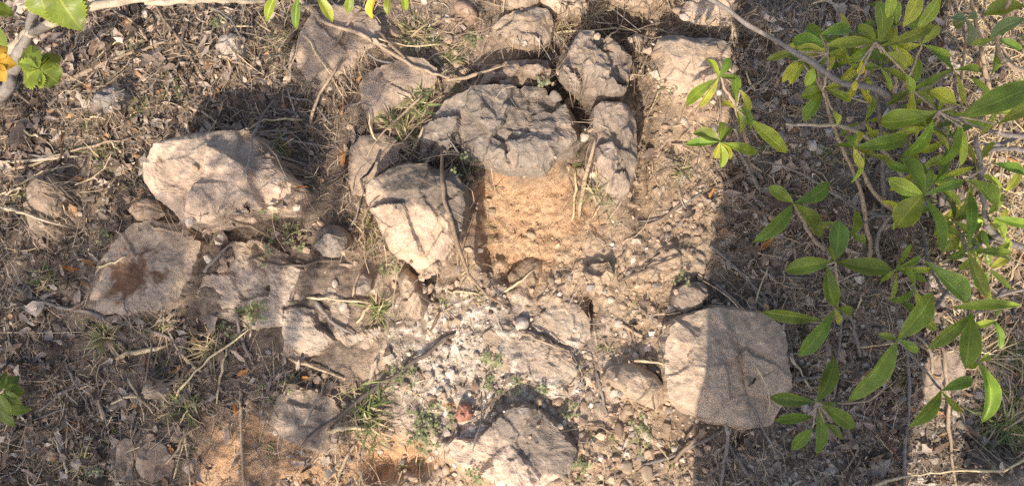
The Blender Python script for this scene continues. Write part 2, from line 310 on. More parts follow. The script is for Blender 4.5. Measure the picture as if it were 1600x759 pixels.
 dict(n='small_rock', l='brick red stone in white crumbs at the bottom', h=.03, p=2.6, cells=5, chip=.15, slope=.3, tilt=(0, .1), a=C(.36, .175, .12), b=C(.30, .16, .11), crust_or_light=None,
      poly=[(711,650),(715,634),(724,625),(736,630),(740,646),(732,656),(718,659)]),
 dict(n='flat_stone', l='upright thin grey stone at lower left', h=.035, p=4, cells=5, chip=.15, slope=.2, tilt=(0, .1), a=C(.25, .20, .165), b=BROWN, crust_or_light=None,
      poly=[(183,722),(186,694),(198,680),(210,686),(213,715),(208,742),(192,752),(183,745)]),
 dict(n='flat_stone', l='low red brown slab right of the thin grey stone at lower left', h=.03, p=4, cells=8, chip=.2, slope=.2, tilt=(0, .1), a=C(.24, .165, .12), b=C(.28, .20, .145), crust_or_light=None,
      poly=[(216,728),(218,700),(235,686),(262,690),(276,715),(270,745),(240,754),(222,748)]),
 dict(n='small_rock', l='pale pointed stone below the reddish dead leaf at lower left', h=.03, p=2.8, cells=4, chip=.15, slope=.3, tilt=(0, .1), a=C(.38, .30, .23), b=TAN, crust_or_light=None,
      poly=[(226,608),(232,594),(248,592),(264,602),(266,616),(250,622),(232,622)]),
 dict(n='rubble_stone', l='rough grey stone between the pale boulder and the crusted boulder', h=.04, p=3, cells=12, chip=.22, slope=.3, tilt=(0, .1), a=C(.30, .25, .205), b=C(.22, .185, .155), crust_or_light=None, rough=1.6,
      poly=[(492,385),(496,362),(512,350),(532,352),(546,372),(545,392),(525,400),(505,398)]),
 dict(n='flat_stone', l='shaded brown stone behind the large flat topped block', h=.04, p=4, cells=6, chip=.12, slope=.2, tilt=(0, .1), a=C(.27, .21, .165), b=BROWN, crust_or_light=None,
      poly=[(1048,478),(1052,452),(1072,440),(1098,440),(1104,460),(1092,480),(1066,490)]),
 dict(n='flat_stone', l='low tan stone where the shadow edge crosses bare soil', h=.022, p=4, cells=12, chip=.3, slope=.2, tilt=(0, .05), a=C(.42, .315, .22), b=C(.36, .27, .19), crust_or_light=None, rough=1.5,
      poly=[(1002,428),(1018,402),(1050,388),(1085,388),(1102,402),(1098,428),(1060,440),(1022,440)]),
 dict(n='flat_stone', l='small flat grey stone among twigs right of the crumbling slab', h=.03, p=4, cells=5, chip=.1, slope=.2, tilt=(0, .1), a=C(.34, .27, .21), b=C(.28, .225, .18), crust_or_light=None,
      poly=[(554,446),(560,432),(572,427),(584,436),(583,452),(568,462),(556,458)]),
]
LOW = {'flat slab stained': .034, 'broad crumbling': .024, 'tilted grey': .034, 'low dusty': .03, 'pale flat stone': .03, 'low tan stone': .03, 'wide smooth tan': .05, 'tan stone crossed': .05, 'dark grey stone beside': .05, 'dark topped': .07, 'low red brown': .02, 'upright thin': .02, 'pale speckled': .022}
for s in STONES:
    for q, hh in LOW.items():
        if s['l'].startswith(q): s.update(h=hh, planes=4, cut=.35, ap=.46 if hh < .045 else .3, drop=.15, low=True, z=s.get('z', 0) - (.006 if hh < .045 else .012 if hh < .06 else .02))
    s['w'] = W(*np.array(s['poly'], float).T, s.get('z', 0) + s['h'] * .45)[:, :2]

# ------------------------------------------------------------------ ground sheet
def axis(a, b, st, far):
    c = list(np.arange(a, b, st)); s = st; hi = [c[-1]]; lo = [c[0]]
    while hi[-1] < far: s *= 1.22; hi.append(hi[-1] + s); lo.append(lo[-1] - s)
    return np.array(lo[:0:-1] + c + hi[1:])
gx = axis(-.98, .98, .003, 60); gy = axis(-.60, .60, .003, 60)
GX, GY = np.meshgrid(gx, gy, indexing='ij')
GP = np.stack([GX.ravel(), GY.ravel()], 1); G3 = np.concatenate([GP, np.zeros((len(GP), 1))], 1)
gpx, gpy = PX(GP[:, 0], GP[:, 1]); GPX = np.stack([gpx, gpy], 1)
near = (np.abs(GP[:, 0]) < 1.4) & (np.abs(GP[:, 1]) < 1.0)
def pmask(poly, soft=25, P=None, warp=None):
    P = GPX if P is None else P
    lo = np.min(poly, 0) - 120; hi = np.max(poly, 0) + 120; q = np.flatnonzero(((P > lo) & (P < hi)).all(1))
    d = np.full(len(P), 500.); d[q] = sdf(P[q], poly)
    if warp is not None: d = d + warp
    return 1 - sstep(-soft, soft, d)
nz1 = fbm(G3, 9, 4, 1); nz2 = fbm(G3, 38, 4, 5); nz3 = fbm(G3, 120, 3, 9)
warp = nz1 * 45 + nz2 * 25
SOIL = [(560,395),(700,400),(960,330),(985,330),(1010,180),(1160,150),(1140,420),(1050,470),(1040,650),(1120,790),(540,790),(300,780),(320,640),(420,625),(560,600)]
SAND = [(745,318),(775,282),(850,270),(900,288),(912,335),(905,390),(880,430),(835,450),(790,430),(762,370)]
ORANGE2 = [[(300,648),(420,640),(440,690),(450,770),(290,770)], [(545,690),(640,680),(690,720),(640,759),(560,750)], [(440,700),(560,715),(560,770),(440,770)]]
CALI = [[(640,520),(700,500),(770,560),(760,610),(680,600),(640,570)], [(690,640),(770,600),(800,640),(760,690),(700,690)], [(760,560),(900,600),(930,640),(840,640),(770,610)], [(650,440),(790,470),(780,520),(660,510)]]
h = .007 * fbm(G3, 2.2, 3, 20) + .0035 * nz1 + .0022 * nz2 + .0011 * nz3
soilm = pmask(SOIL, 40, warp=warp); nzs = fbm(G3, 20, 4, 55); sandm = pmask(SAND, 24, warp=nz2 * 14 + nzs * 26)
h += soilm * (.006 * np.clip(ridge(G3, 26, 3, 30), -1, 1) + .0036 * np.clip(ridge(G3, 70, 3, 33), -1, 1))
h = h * (1 - .75 * sandm) - .03 * sandm * (.45 + .55 * sstep(900, 760, gpx)) + sandm * (.007 * fbm(G3, 26, 5, 40) + .004 * ridge(G3, 60, 3, 47) + .0028 * fbm(G3, 130, 2, 49) + .003 * ridge(G3 * C(1, .35, 1), 45, 2, 51))
def hole(px, py, rx, ry, dep, e=2):
    global h
    h = h - dep * np.exp(-((np.abs(gpx - px) / rx) ** e + (np.abs(gpy - py) / ry) ** e))
hole(760, 380, 9, 50, .018, 2); hole(924, 484, 10, 26, .035, 2); hole(655, 446, 26, 20, .035, 3); hole(938, 305, 50, 9, 0); hole(1002, 255, 15, 95, .03, 3)
hole(965, 45, 42, 22, .045, 3); hole(640, 720, 40, 26, .035, 3); hole(590, 730, 22, 24, .03, 3); hole(800, 430, 24, 20, .02)
apron = np.zeros(len(GP))
for s in STONES:
    lo = s['w'].min(0) - .05; hi = s['w'].max(0) + .05; q = np.flatnonzero(((GP > lo) & (GP < hi)).all(1))
    d_ = sdf(GP[q], s['w']); ap = min(s.get('ap', .3) * s['h'], .022); apron[q] = np.maximum(apron[q], ap * np.exp(-np.clip(d_ + .012, 0, 1) / (.022 if s.get('low') else .015)))
h += apron * (1 + .7 * nz2 + .5 * nz1)
GZ = h
# colours: humus left, tan soil middle, grey brown right, orange sand, white lime crumbs
c = mix(C(.13, .098, .075), C(.215, .165, .125), sstep(-.5, .5, nz1 + .5 * nz3))
c = mix(c, mix(C(.15, .122, .10), C(.25, .205, .168), sstep(-.4, .5, nz2)), sstep(1080, 1160, gpx + warp * .5))
c = mix(c, mix(C(.33, .235, .155), C(.49, .36, .245), sstep(-.5, .55, nz2 + .4 * nz1)), soilm)
ash = pmask([(590,440),(760,470),(940,470),(960,560),(940,640),(800,640),(690,690),(560,640),(600,560)], 50, warp=warp)
c = mix(c, mix(C(.25, .205, .165), C(.56, .475, .385), sstep(-.35, .35, nz2 + .7 * nz1)), ash * .75)
top = pmask([(420,-60),(1120,-60),(1120,160),(860,60),(740,150),(450,130)], 40, warp=warp)
c = mix(c, mix(C(.25, .19, .14), C(.36, .27, .195), sstep(-.5, .5, nz2)), top * .8)
for q in ORANGE2: c = mix(c, mix(C(.42, .255, .14), C(.54, .34, .195), sstep(-.5, .5, nz2)), pmask(q, 25, warp=warp * .7))
for q in CALI: c = mix(c, mix(C(.44, .36, .28), C(.66, .58, .48), sstep(-.1, .5, nz2 + .5 * nz3)), pmask(q, 25, warp=warp) * sstep(-.35, .25, nz3 + nz2))
c = mix(c, mix(C(.45, .275, .155), C(.60, .395, .235), sstep(-.45, .45, .5 * nz1 + .8 * nz2)), pmask(SAND, 40, warp=nz2 * 30 + nzs * 42) * .9)
c = c * (1 + .18 * nz3)[:, None]
ground = obj('ground', mesh('ground', np.stack([GP[:, 0], GP[:, 1], GZ], 1), grid_faces(len(gx), len(gy)), np.clip(c, .02, .9), 'soil'), kind='structure')
ground['label'] = 'dry stony soil with litter, seen from above'

# ------------------------------------------------------------------ surface raster used to rest things on ground and stones
RS = .003; RX0, RX1, RY0, RY1 = -1.6, 1.6, -1.1, 1.1
rnx, rny = int((RX1 - RX0) / RS), int((RY1 - RY0) / RS)
def bilin(gxv, gyv, Z, x, y):
    i = np.clip(np.searchsorted(gxv, x) - 1, 0, len(gxv) - 2); j = np.clip(np.searchsorted(gyv, y) - 1, 0, len(gyv) - 2)
    fx = (x - gxv[i]) / (gxv[i + 1] - gxv[i]); fy = (y - gyv[j]) / (gyv[j + 1] - gyv[j])
    return Z[i, j] * (1 - fx) * (1 - fy) + Z[i + 1, j] * fx * (1 - fy) + Z[i, j + 1] * (1 - fx) * fy + Z[i + 1, j + 1] * fx * fy
GZ2 = GZ.reshape(len(gx), len(gy))
def ground_z(x, y): return bilin(gx, gy, GZ2, np.asarray(x, float), np.asarray(y, float))
rx = RX0 + np.arange(rnx) * RS; ry = RY0 + np.arange(rny) * RS
SURF = ground_z(*[a.ravel() for a in np.meshgrid(rx, ry, indexing='ij')]).reshape(rnx, rny)
def splat(V):
    i = np.clip(((V[:, 0] - RX0) / RS).round().astype(int), 1, rnx - 2); j = np.clip(((V[:, 1] - RY0) / RS).round().astype(int), 1, rny - 2)
    for a in (-1, 0, 1):
        for b in (-1, 0, 1): np.maximum.at(SURF, (i + a, j + b), V[:, 2] - .0007)
def surf(x, y):
    i = np.clip(((np.asarray(x) - RX0) / RS).round().astype(int), 0, rnx - 1); j = np.clip(((np.asarray(y) - RY0) / RS).round().astype(int), 0, rny - 1)
    return SURF[i, j]

# ------------------------------------------------------------------ stones
def make_stone(s, k):
    P = s['w']; cen = P.mean(0); Q = P - cen
    for _ in range(1):                                        # one corner cut softens the traced outline
        Q = np.stack([.95 * Q + .05 * np.roll(Q, -1, 0), .05 * Q + .95 * np.roll(Q, -1, 0)], 1).reshape(-1, 2)
    e = np.concatenate([np.linspace(a, b, 12, endpoint=False) for a, b in zip(Q, np.roll(Q, -1, 0))])
    ang = np.arctan2(e[:, 1], e[:, 0]); rad = np.hypot(*e.T); o = np.argsort(ang)
    size = rad.mean(); ns = int(np.clip(size * 2 * math.pi / .0028, 40, 230)); nt_ = int(np.clip(size / .0028, 16, 52)); nsd = int(np.clip((s['h'] + .03) / .005, 7, 24))
    th = np.arange(ns) / ns * 2 * math.pi - math.pi
    Rr = np.interp(th, ang[o], rad[o], period=2 * math.pi)
    nn = np.stack([np.cos(th) * 2, np.sin(th) * 2, np.full(ns, k * 3.3)], 1)
    Rr = Rr * (1 + (.07 if s.get('low') else .03) * fbm(nn, 1.6, 4, k) + (.04 if s.get('low') else .022) * fbm(nn, 7, 3, k + 3))
    rho = np.concatenate([np.linspace(0.004, .96, nt_), np.full(nsd, 1.0)])
    sd = np.concatenate([np.zeros(nt_), np.linspace(.12, 1, nsd)])           # 0 on top, 1 at the buried foot
    RHO = rho[:, None] * np.ones(ns); SD = sd[:, None] * np.ones(ns)
    bulge = np.where(SD > 0, .96 + .055 * np.sin(np.clip(SD * 1.3, 0, 1) * math.pi), RHO)
    X = (bulge * Rr) * np.cos(th); Y = (bulge * Rr) * np.sin(th)
    H = s['h']; P3 = np.stack([X.ravel(), Y.ravel(), np.zeros(X.size)], 1) + k * 7.7
    edge = np.clip(RHO, 0, .97)
    topz = H * (1 - s.get('drop', .45 if s['p'] < 3.6 else .2) * edge ** s['p'])
    tx, ty = s['tilt']; topz = topz - tx * X * .5 + ty * Y * .5
    rp = np.random.default_rng(500 + k); npl = s.get('planes', 11); f0 = rp.uniform(0, 6.28)
    for i in range(npl if s['cells'] else 0):                     # broad flat breaks with crisp edges
        f = f0 + i * 6.283 / npl * 2.6 + rp.normal(0, .3); rf = np.interp((f + math.pi) % (2 * math.pi) - math.pi, th, Rr, period=2 * math.pi)
        m = rp.uniform(.12, .5) if i % 3 == 0 else rp.uniform(.5, 1.3); rr = rp.uniform(.2, .6) if i % 3 == 0 else rp.uniform(.62, .92)
        topz = np.minimum(topz, H * rp.uniform(.9, 1.02) + m * s.get('cut', 1) * (rr * rf - X * math.cos(f) - Y * math.sin(f) + .003 * perlin(P3 * 60, i).reshape(X.shape)))
    def facets(nc, chip, slope, sd_, X=X, Y=Y):
        r = np.random.default_rng(100 + k + sd_)
        sx = r.uniform(X.min(), X.max(), nc); sy = r.uniform(Y.min(), Y.max(), nc)
        wx = .004 * fbm(P3, 18, 3, 60 + k).reshape(X.shape) + .002 * fbm(P3, 70, 2, 62).reshape(X.shape); wy = .004 * fbm(P3, 18, 3, 70 + k).reshape(X.shape) + .002 * fbm(P3, 70, 2, 64).reshape(X.shape)
        dx = (X + wx)[..., None] - sx; dy = (Y + wy)[..., None] - sy; dist = np.hypot(dx, dy)
        hh = r.uniform(-1, .6, nc) * chip * H; a = r.uniform(-1, 1, nc) * slope * .6; b = r.uniform(-1, 1, nc) * slope * .6
        val = hh + a * dx + b * dy
        i1 = dist.argmin(-1); d1 = np.take_along_axis(dist, i1[..., None], -1)[..., 0]; d2_ = dist.copy(); np.put_along_axis(d2_, i1[..., None], 9, -1)
        i2 = d2_.argmin(-1); d2 = np.take_along_axis(d2_, i2[..., None], -1)[..., 0]
        v1 = np.take_along_axis(val, i1[..., None], -1)[..., 0]; v2 = np.take_along_axis(val, i2[..., None], -1)[..., 0]
        t = sstep(0, .003, d2 - d1) * .5 + .5
        return v1 * t + v2 * (1 - t)
    rs = s.get('rough', 1.0)
    if s['cells']:
        topz = topz + facets(s['cells'], s['chip'], s['slope'], 0)
        topz = topz + .22 * facets(s['cells'] * 4, s['chip'], s['slope'], 50)
    n_a = fbm(P3, 14, 3, 80 + k).reshape(X.shape); n_b = fbm(P3, 48, 4, 84 + k).reshape(X.shape); n_c = fbm(P3, 150, 3, 88 + k).reshape(X.shape)
    topz = topz + (.0024 * n_a + .0022 * n_b * rs + .0013 * n_c * rs) * min(1, H / .04)
    topz = topz - .006 * rs * np.clip(n_b - .42, 0, 1) * (s['cells'] > 0)
    if s.get('ridge'):
        q = X * .9 + Y * .25; topz = topz - .012 * sstep(.012, .03, q) * (1 - sstep(.03, .10, q)) + .004 * n_a
    topz = np.maximum(topz, H * .3)
    foot = -.045
    rim = topz[nt_ - 1][None, :]
    Z = np.where(SD > 0, rim * (1 - .1) * (1 - SD) + foot * SD, topz)
    # side walls are rough too
    out = (SD > 0) * (.006 * n_a + .004 * rs * fbm(np.stack([X.ravel(), Y.ravel(), Z.ravel()], 1) + k, 40, 3, 95).reshape(X.shape)) * min(1, H / .06)
    X = X + out * np.cos(th); Y = Y + out * np.sin(th)
    V = np.stack([X, Y, Z], -1).reshape(-1, 3)
    # colour of the stone itself, plus lit or shaded sides painted on some
    P4 = V + k * 5.1
    m1 = fbm(P4, 11, 4, 200 + k); m2 = fbm(P4, 60, 4, 210 + k); m3 = fbm(P4, 180, 3, 215)
    col = mix(s['a'], s['b'], sstep(-.35, .4, m1 + .35 * m2))
    col = mix(col, col * .62, sstep(.3, .6, m2) * .8); col = mix(col, WHITE * .9, sstep(.42, .62, fbm(P4, 42, 3, 230 + k)) * .45)
    col = mix(col, DUST, sstep(.1, .6, fbm(P4, 22, 3, 240 + k)) * .35)
    if s.get('crust_or_light'):  # directional tone
        cc, dx, dy, off = s['crust_or_light']; ext = np.abs(Q).max()
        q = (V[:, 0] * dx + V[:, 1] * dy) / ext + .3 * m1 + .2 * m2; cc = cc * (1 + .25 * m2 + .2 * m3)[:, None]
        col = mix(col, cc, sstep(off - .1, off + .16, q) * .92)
    if s.get('low') and s['h'] < .06:                                           # soil washed over the low stones
        er_ = RHO.ravel() + .6 * m1 + .55 * m2 + .1; col = mix(col, mix(C(.30, .225, .16), C(.44, .33, .235), sstep(-.4, .4, m2)), sstep(.72, 1.0, er_) * .85)
    if s.get('rust'):
        rw = W(*s['rust'], .03)[:2] - cen; ux, uy = V[:, 0] - rw[0], V[:, 1] - rw[1]; m4 = fbm(P4, 26, 5, 260)
        g_ = np.exp(-((ux / .05) ** 2 + (uy / .042) ** 2)); t_ = sstep(.28, .75, g_ * .9 + .75 * m4 + .45 * m2 + .2 * m3 - .12) * sstep(.12, .3, g_)
        col = mix(col, C(.095, .045, .024), t_ * .85); col = mix(col, C(.20, .078, .02), sstep(.1, .5, fbm(P4, 34, 3, 262)) * t_ * np.exp(-((ux - .002) ** 2 + (uy - .018) ** 2) / .02 ** 2))
    col = np.clip(col * (1 + .12 * m3)[:, None], .02, .8)
    z0 = float(ground_z(*cen)) * .5 + s.get('z', 0) if s.get('z') is None else s.get('z', 0)
    F = grid_faces(nt_ + nsd, ns, True)[:, ::-1]
    # close the crown
    V = np.vstack([V, [[0, 0, V[:ns, 2].mean()]]]); col = np.vstack([col, col[:1]])
    i = np.arange(ns); F = np.vstack([F, np.stack([np.full(ns, len(V) - 1), i, (i + 1) % ns, (i + 1) % ns], 1)])
    V, F = tri_fix(V, F)
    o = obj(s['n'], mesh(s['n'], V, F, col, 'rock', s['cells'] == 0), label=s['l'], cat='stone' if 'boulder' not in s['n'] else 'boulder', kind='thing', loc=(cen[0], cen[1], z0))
    splat(V + np.array([cen[0], cen[1], z0]))
    return o
for k, s in enumerate(STONES): make_stone(s, k)


# ------------------------------------------------------------------ scatter tools
STONE_PX = [np.array(s['poly'], float) for s in STONES]
def in_stone(p, grow=0, hmin=.015):
    r = np.zeros(len(p), bool)
    for s, q in zip(STONES, STONE_PX):
        if s['h'] < hmin: continue
        lo = q.min(0) - 30; hi = q.max(0) + 30; i = np.flatnonzero(((p > lo) & (p < hi)).all(1))
        if len(i): r[i] |= sdf(p[i], q) < grow
    return r
def scatter(n, dens, grow=2, keep_on_stone=.04, box=(-350, 1950, -260, 1020), hmin=.015):
    out = []; got = 0
    while got < n:
        p = np.stack([rng.uniform(box[0], box[1], n * 2), rng.uniform(box[2], box[3], n * 2)], 1)
        p = p[rng.random(len(p)) < dens(p[:, 0], p[:, 1])]
        st = in_stone(p, grow, hmin); p = p[~st | (rng.random(len(p)) < keep_on_stone)]
        out.append(p); got += len(p)
    return np.concatenate(out)[:n]
def cl(x): return np.clip(x, 0, 1)
def blob(x, y, cx, cy, rx_, ry_): return np.exp(-(((x - cx) / rx_) ** 2 + ((y - cy) / ry_) ** 2))
def patch(x, y, f=.012, s=3):
    return perlin(np.stack([x * f, y * f, np.zeros_like(x)], 1), s)
def d_slabs(x, y):            # the bare weathered slabs stay fairly clean
    return 1 - .8 * cl(1.3 * blob(x, y, 225, 425, 75, 60) + 1.3 * blob(x, y, 450, 475, 140, 95) + blob(x, y, 350, 430, 80, 60))
def d_sand(x, y): return 1 - cl(1.5 * blob(x, y, 835, 350, 80, 78))
def d_leaf(x, y):
    left = 1 - sstep(440, 590, x + 40 * patch(x, y)); left *= 1 - .93 * cl(1.4 * blob(x, y, 385, 705, 105, 75)); left *= .35 + .75 * sstep(-.35, .25, patch(x, y, .009, 21))
    right = sstep(1085, 1150, x + 20 * patch(x, y)) * .7 * (.3 + .8 * sstep(-.4, .2, patch(x, y, .01, 23)))
    return cl((left + right + .035 + .12 * (y < 130)) * (.75 + .6 * patch(x, y, .02, 5))) * d_slabs(x, y) * d_sand(x, y)
def d_straw(x, y):
    left = .6 * (1 - sstep(520, 640, x)) * (1 - .7 * cl(1.3 * blob(x, y, 385, 705, 105, 75))); right = .7 * sstep(1090, 1150, x); top = .55 * (1 - sstep(110, 190, y)); far = .9 * sstep(1440, 1540, x) * (1 - sstep(430, 540, y))
    gaps = .9 * (blob(x, y, 915, 280, 16, 60) + blob(x, y, 690, 260, 80, 16) + blob(x, y, 1060, 270, 45, 70) + blob(x, y, 640, 210, 35, 50) + blob(x, y, 890, 40, 30, 30))
    return cl((left + right + top + far + gaps + .16) * (.7 + .7 * patch(x, y, .015, 8))) * d_slabs(x, y) * d_sand(x, y)
def d_grav(x, y):
    mid = sstep(590, 680, x) * sstep(400, 470, y) + sstep(960, 1010, x) * (1 - sstep(1100, 1140, x)); right = .45 * sstep(1100, 1150, x); low = .8 * blob(x, y, 1130, 700, 90, 90)
    return cl((mid + right + low + .16 + .4 * blob(x, y, 360, 400, 60, 50) + .35 * (y < 150)) * (.7 + .8 * patch(x, y, .02, 11))) * (1 - .35 * cl(1.3 * blob(x, y, 835, 340, 65, 60)))

def strips(n, p, length, width, lift, col, segs=3, bend=.5):
    """flat dry blades resting on the surface, all in one mesh"""
    c0 = W(p[:, 0], p[:, 1]); a = rng.uniform(0, 2 * math.pi, n); t = np.linspace(-.5, .5, segs + 1)
    k = rng.normal(0, bend, n); ang = a[:, None] + k[:, None] * t * 2
    st = (length / segs)[:, None]
    x = np.cumsum(np.cos(ang) * st, 1); y = np.cumsum(np.sin(ang) * st, 1); x += (c0[:, 0] - x.mean(1))[:, None]; y += (c0[:, 1] - y.mean(1))[:, None]
    zs = surf(x, y); z0 = zs[:, :1]; z1 = zs[:, -1:]; z = z0 + (z1 - z0) * (t + .5)
    z = np.maximum(z + lift[:, None] * (1 + .4 * rng.normal(size=z.shape)), zs + .0006)
    wv = width[:, None] * np.linspace(1, .5, segs + 1) * .5; roll = rng.uniform(-.7, .7, n)[:, None]
    nx, ny = -np.sin(ang) * np.cos(roll), np.cos(ang) * np.cos(roll); nzv = np.sin(roll) * np.ones_like(ang)
    A = np.stack([x + nx * wv, y + ny * wv, z + nzv * wv], -1); B = np.stack([x - nx * wv, y - ny * wv, z - nzv * wv], -1)
    V = np.stack([A, B], 2).reshape(-1, 3)
    b = (np.arange(n) * (segs + 1) * 2)[:, None] + np.arange(segs) * 2
    F = np.stack([b, b + 1, b + 3, b + 2], -1).reshape(-1, 4)
    return V, F, np.repeat(col, (segs + 1) * 2, 0)
def pick(n, cols, wts, jit=.18):
    cols = np.array(cols); i = rng.choice(len(cols), n, p=np.array(wts) / sum(wts))
    return np.clip(cols[i] * (1 + jit * rng.normal(size=(n, 1))), .02, .85)
STRAW = [(.50, .38, .25), (.37, .275, .185), (.24, .185, .138), (.37, .31, .25), (.155, .118, .09)]

# fine straw and stalk bits (far too many to count)
n = 44000; p = scatter(n, d_straw, keep_on_stone=.02)
colr = pick(n, STRAW, [3, 4, 4, 2, 2])
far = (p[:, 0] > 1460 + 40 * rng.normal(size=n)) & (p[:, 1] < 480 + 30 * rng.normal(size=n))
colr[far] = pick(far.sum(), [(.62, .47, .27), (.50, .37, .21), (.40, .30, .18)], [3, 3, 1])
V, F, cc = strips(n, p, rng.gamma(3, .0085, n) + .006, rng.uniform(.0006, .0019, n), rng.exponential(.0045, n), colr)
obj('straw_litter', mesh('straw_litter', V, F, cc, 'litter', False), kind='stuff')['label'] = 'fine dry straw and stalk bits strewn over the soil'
# dry leaf crumbs
def leaf_crumbs(n, p, size, lift, col, asp=(.14, .5)):
    c0 = W(p[:, 0], p[:, 1]); u = np.linspace(-1, 1, 5); v = np.linspace(-1, 1, 3)
    Uu, Vv = np.meshgrid(u, v, indexing='ij'); wd = ((1 - np.abs(Uu) ** 2.2) * .95 + .05)[None] * (1 + .45 * rng.normal(size=(n, 5, 1))); wd = np.abs(wd)
    asp = rng.uniform(*asp, n)[:, None, None]; L = (size * .5)[:, None, None]
    x = L * Uu; y = L * asp * Vv * wd * (1 + .3 * rng.normal(size=(n, 5, 3)) * .5) + L * .25 * rng.normal(size=(n, 1, 1)) * Uu ** 2
    cu = rng.normal(.35, .5, n)[:, None, None]; cw = rng.normal(0, .4, n)[:, None, None]
    z = L * (cu * (Vv ** 2) * asp * wd + cw * (Uu ** 2) * .5 + .16 * rng.normal(size=(n, 5, 3)))
    a, b, g = rng.uniform(0, 6.28, n), rng.normal(0, .4, n), rng.normal(0, .45, n)
    P = np.stack([x, y, z], -1)
    def rot(P, i, j, t):
        c, s_ = np.cos(t)[:, None, None], np.sin(t)[:, None, None]; Pi = P[..., i] * c - P[..., j] * s_; Pj = P[..., i] * s_ + P[..., j] * c
        P = P.copy(); P[..., i] = Pi; P[..., j] = Pj; return P
    P = rot(rot(rot(P, 0, 2, b), 1, 2, g), 0, 1, a)
    P[..., :2] += c0[:, None, None, :2]; zb = P[..., 2].min((1, 2)); zs = surf(c0[:, 0], c0[:, 1])
    P[..., 2] += (zs - zb * .75 + lift)[:, None, None]
    b0 = (np.arange(n) * 15)[:, None]; F = (b0[:, :, None] + grid_faces(5, 3)[None]).reshape(-1, 4)
    return P.reshape(-1, 3), F, np.repeat(col, 15, 0)
LEAFC = [(.29, .225, .175), (.19, .14, .105), (.44, .36, .285), (.10, .074, .056), (.36, .21, .11)]
n = 19000; p = scatter(n, d_leaf, keep_on_stone=.008)
V, F, cc = leaf_crumbs(n, p, rng.gamma(2.4, .0042, n) + .004, rng.exponential(.0035, n), pick(n, LEAFC, [5, 5, 4, 3, 1], .25))
obj('leaf_litter', mesh('leaf_litter', V, F, cc, 'litter', True), kind='stuff')['label'] = 'crumbled grey brown dead leaves matted on the ground'
# gravel and soil crumbs
t_ = (1 + 5 ** .5) / 2
ICO_V = np.array([(-1, t_, 0), (1, t_, 0), (-1, -t_, 0), (1, -t_, 0), (0, -1, t_), (0, 1, t_), (0, -1, -t_), (0, 1, -t_), (t_, 0, -1), (t_, 0, 1), (-t_, 0, -1), (-t_, 0, 1)]) / math.hypot(1, t_)
ICO_F = np.array([(0, 11, 5), (0, 5, 1), (0, 1, 7), (0, 7, 10), (0, 10, 11), (1, 5, 9), (5, 11, 4), (11, 10, 2), (10, 7, 6), (7, 1, 8), (3, 9, 4), (3, 4, 2), (3, 2, 6), (3, 6, 8), (3, 8, 9), (4, 9, 5), (2, 4, 11), (6, 2, 10), (8, 6, 7), (9, 8, 1)])
def crumbs(n, p, size, col):
    c0 = W(p[:, 0], p[:, 1]); S = size[:, None] * rng.uniform(.55, 1.2, (n, 3)) * C(1, 1, .75)
    P = ICO_V[None] * (1 + .22 * rng.normal(size=(n, 12, 1))) * S[:, None]
    a = rng.uniform(0, 6.28, n); x = P[..., 0] * np.cos(a)[:, None] - P[..., 1] * np.sin(a)[:, None]; y = P[..., 0] * np.sin(a)[:, None] + P[..., 1] * np.cos(a)[:, None]
    P = np.stack([x + c0[:, :1], y + c0[:, 1:2], P[..., 2] + (surf(c0[:, 0], c0[:, 1]) + size * .22)[:, None]], -1)
    F = (np.arange(n)[:, None, None] * 12 + ICO_F[None]).reshape(-1, 3)
    return P.reshape(-1, 3), F, np.repeat(col, 12, 0)
p = np.concatenate([scatter(23000, d_grav, keep_on_stone=.03), scatter(700, lambda x, y: cl(1.6 * blob(x, y, 838, 360, 62, 66)), keep_on_stone=.02)]); n = len(p)
colr = pick(n, [(.48, .35, .25), (.37, .27, .19), (.26, .195, .145), (.58, .48, .39), (.38, .31, .255)], [5, 5, 3, 1, 2], .2)
sd_ = blob(p[:, 0], p[:, 1], 835, 350, 85, 80) > .3; colr[sd_] = pick(sd_.sum(), [(.50, .325, .195), (.42, .27, .16), (.56, .385, .24)], [2, 2, 1])
rt = p[:, 0] > 1120; colr[rt] = pick(rt.sum(), [(.32, .27, .225), (.44, .385, .33), (.21, .175, .145)], [3, 2, 2])
ca = (blob(p[:, 0], p[:, 1], 700, 560, 60, 45) + blob(p[:, 0], p[:, 1], 740, 650, 50, 40) + .6 * blob(p[:, 0], p[:, 1], 840, 620, 80, 30) + .4 * blob(p[:, 0], p[:, 1], 760, 560, 170, 90)) > rng.random(n)
colr[ca] = pick(ca.sum(), [(.68, .61, .52), (.56, .48, .39), (.42, .345, .27), (.25, .205, .17)], [3, 3, 2, 2])
gs = np.clip(rng.lognormal(-6.0, .6, n), .0009, .0085); gs[sd_] = np.clip(rng.lognormal(-6.9, .55, sd_.sum()), .0005, .004)
V, F, cc = crumbs(n, p, gs, colr)
obj('gravel', mesh('gravel', V, F, cc, 'gravel', False), kind='stuff')['label'] = 'tan soil crumbs and fine gravel between the stones'

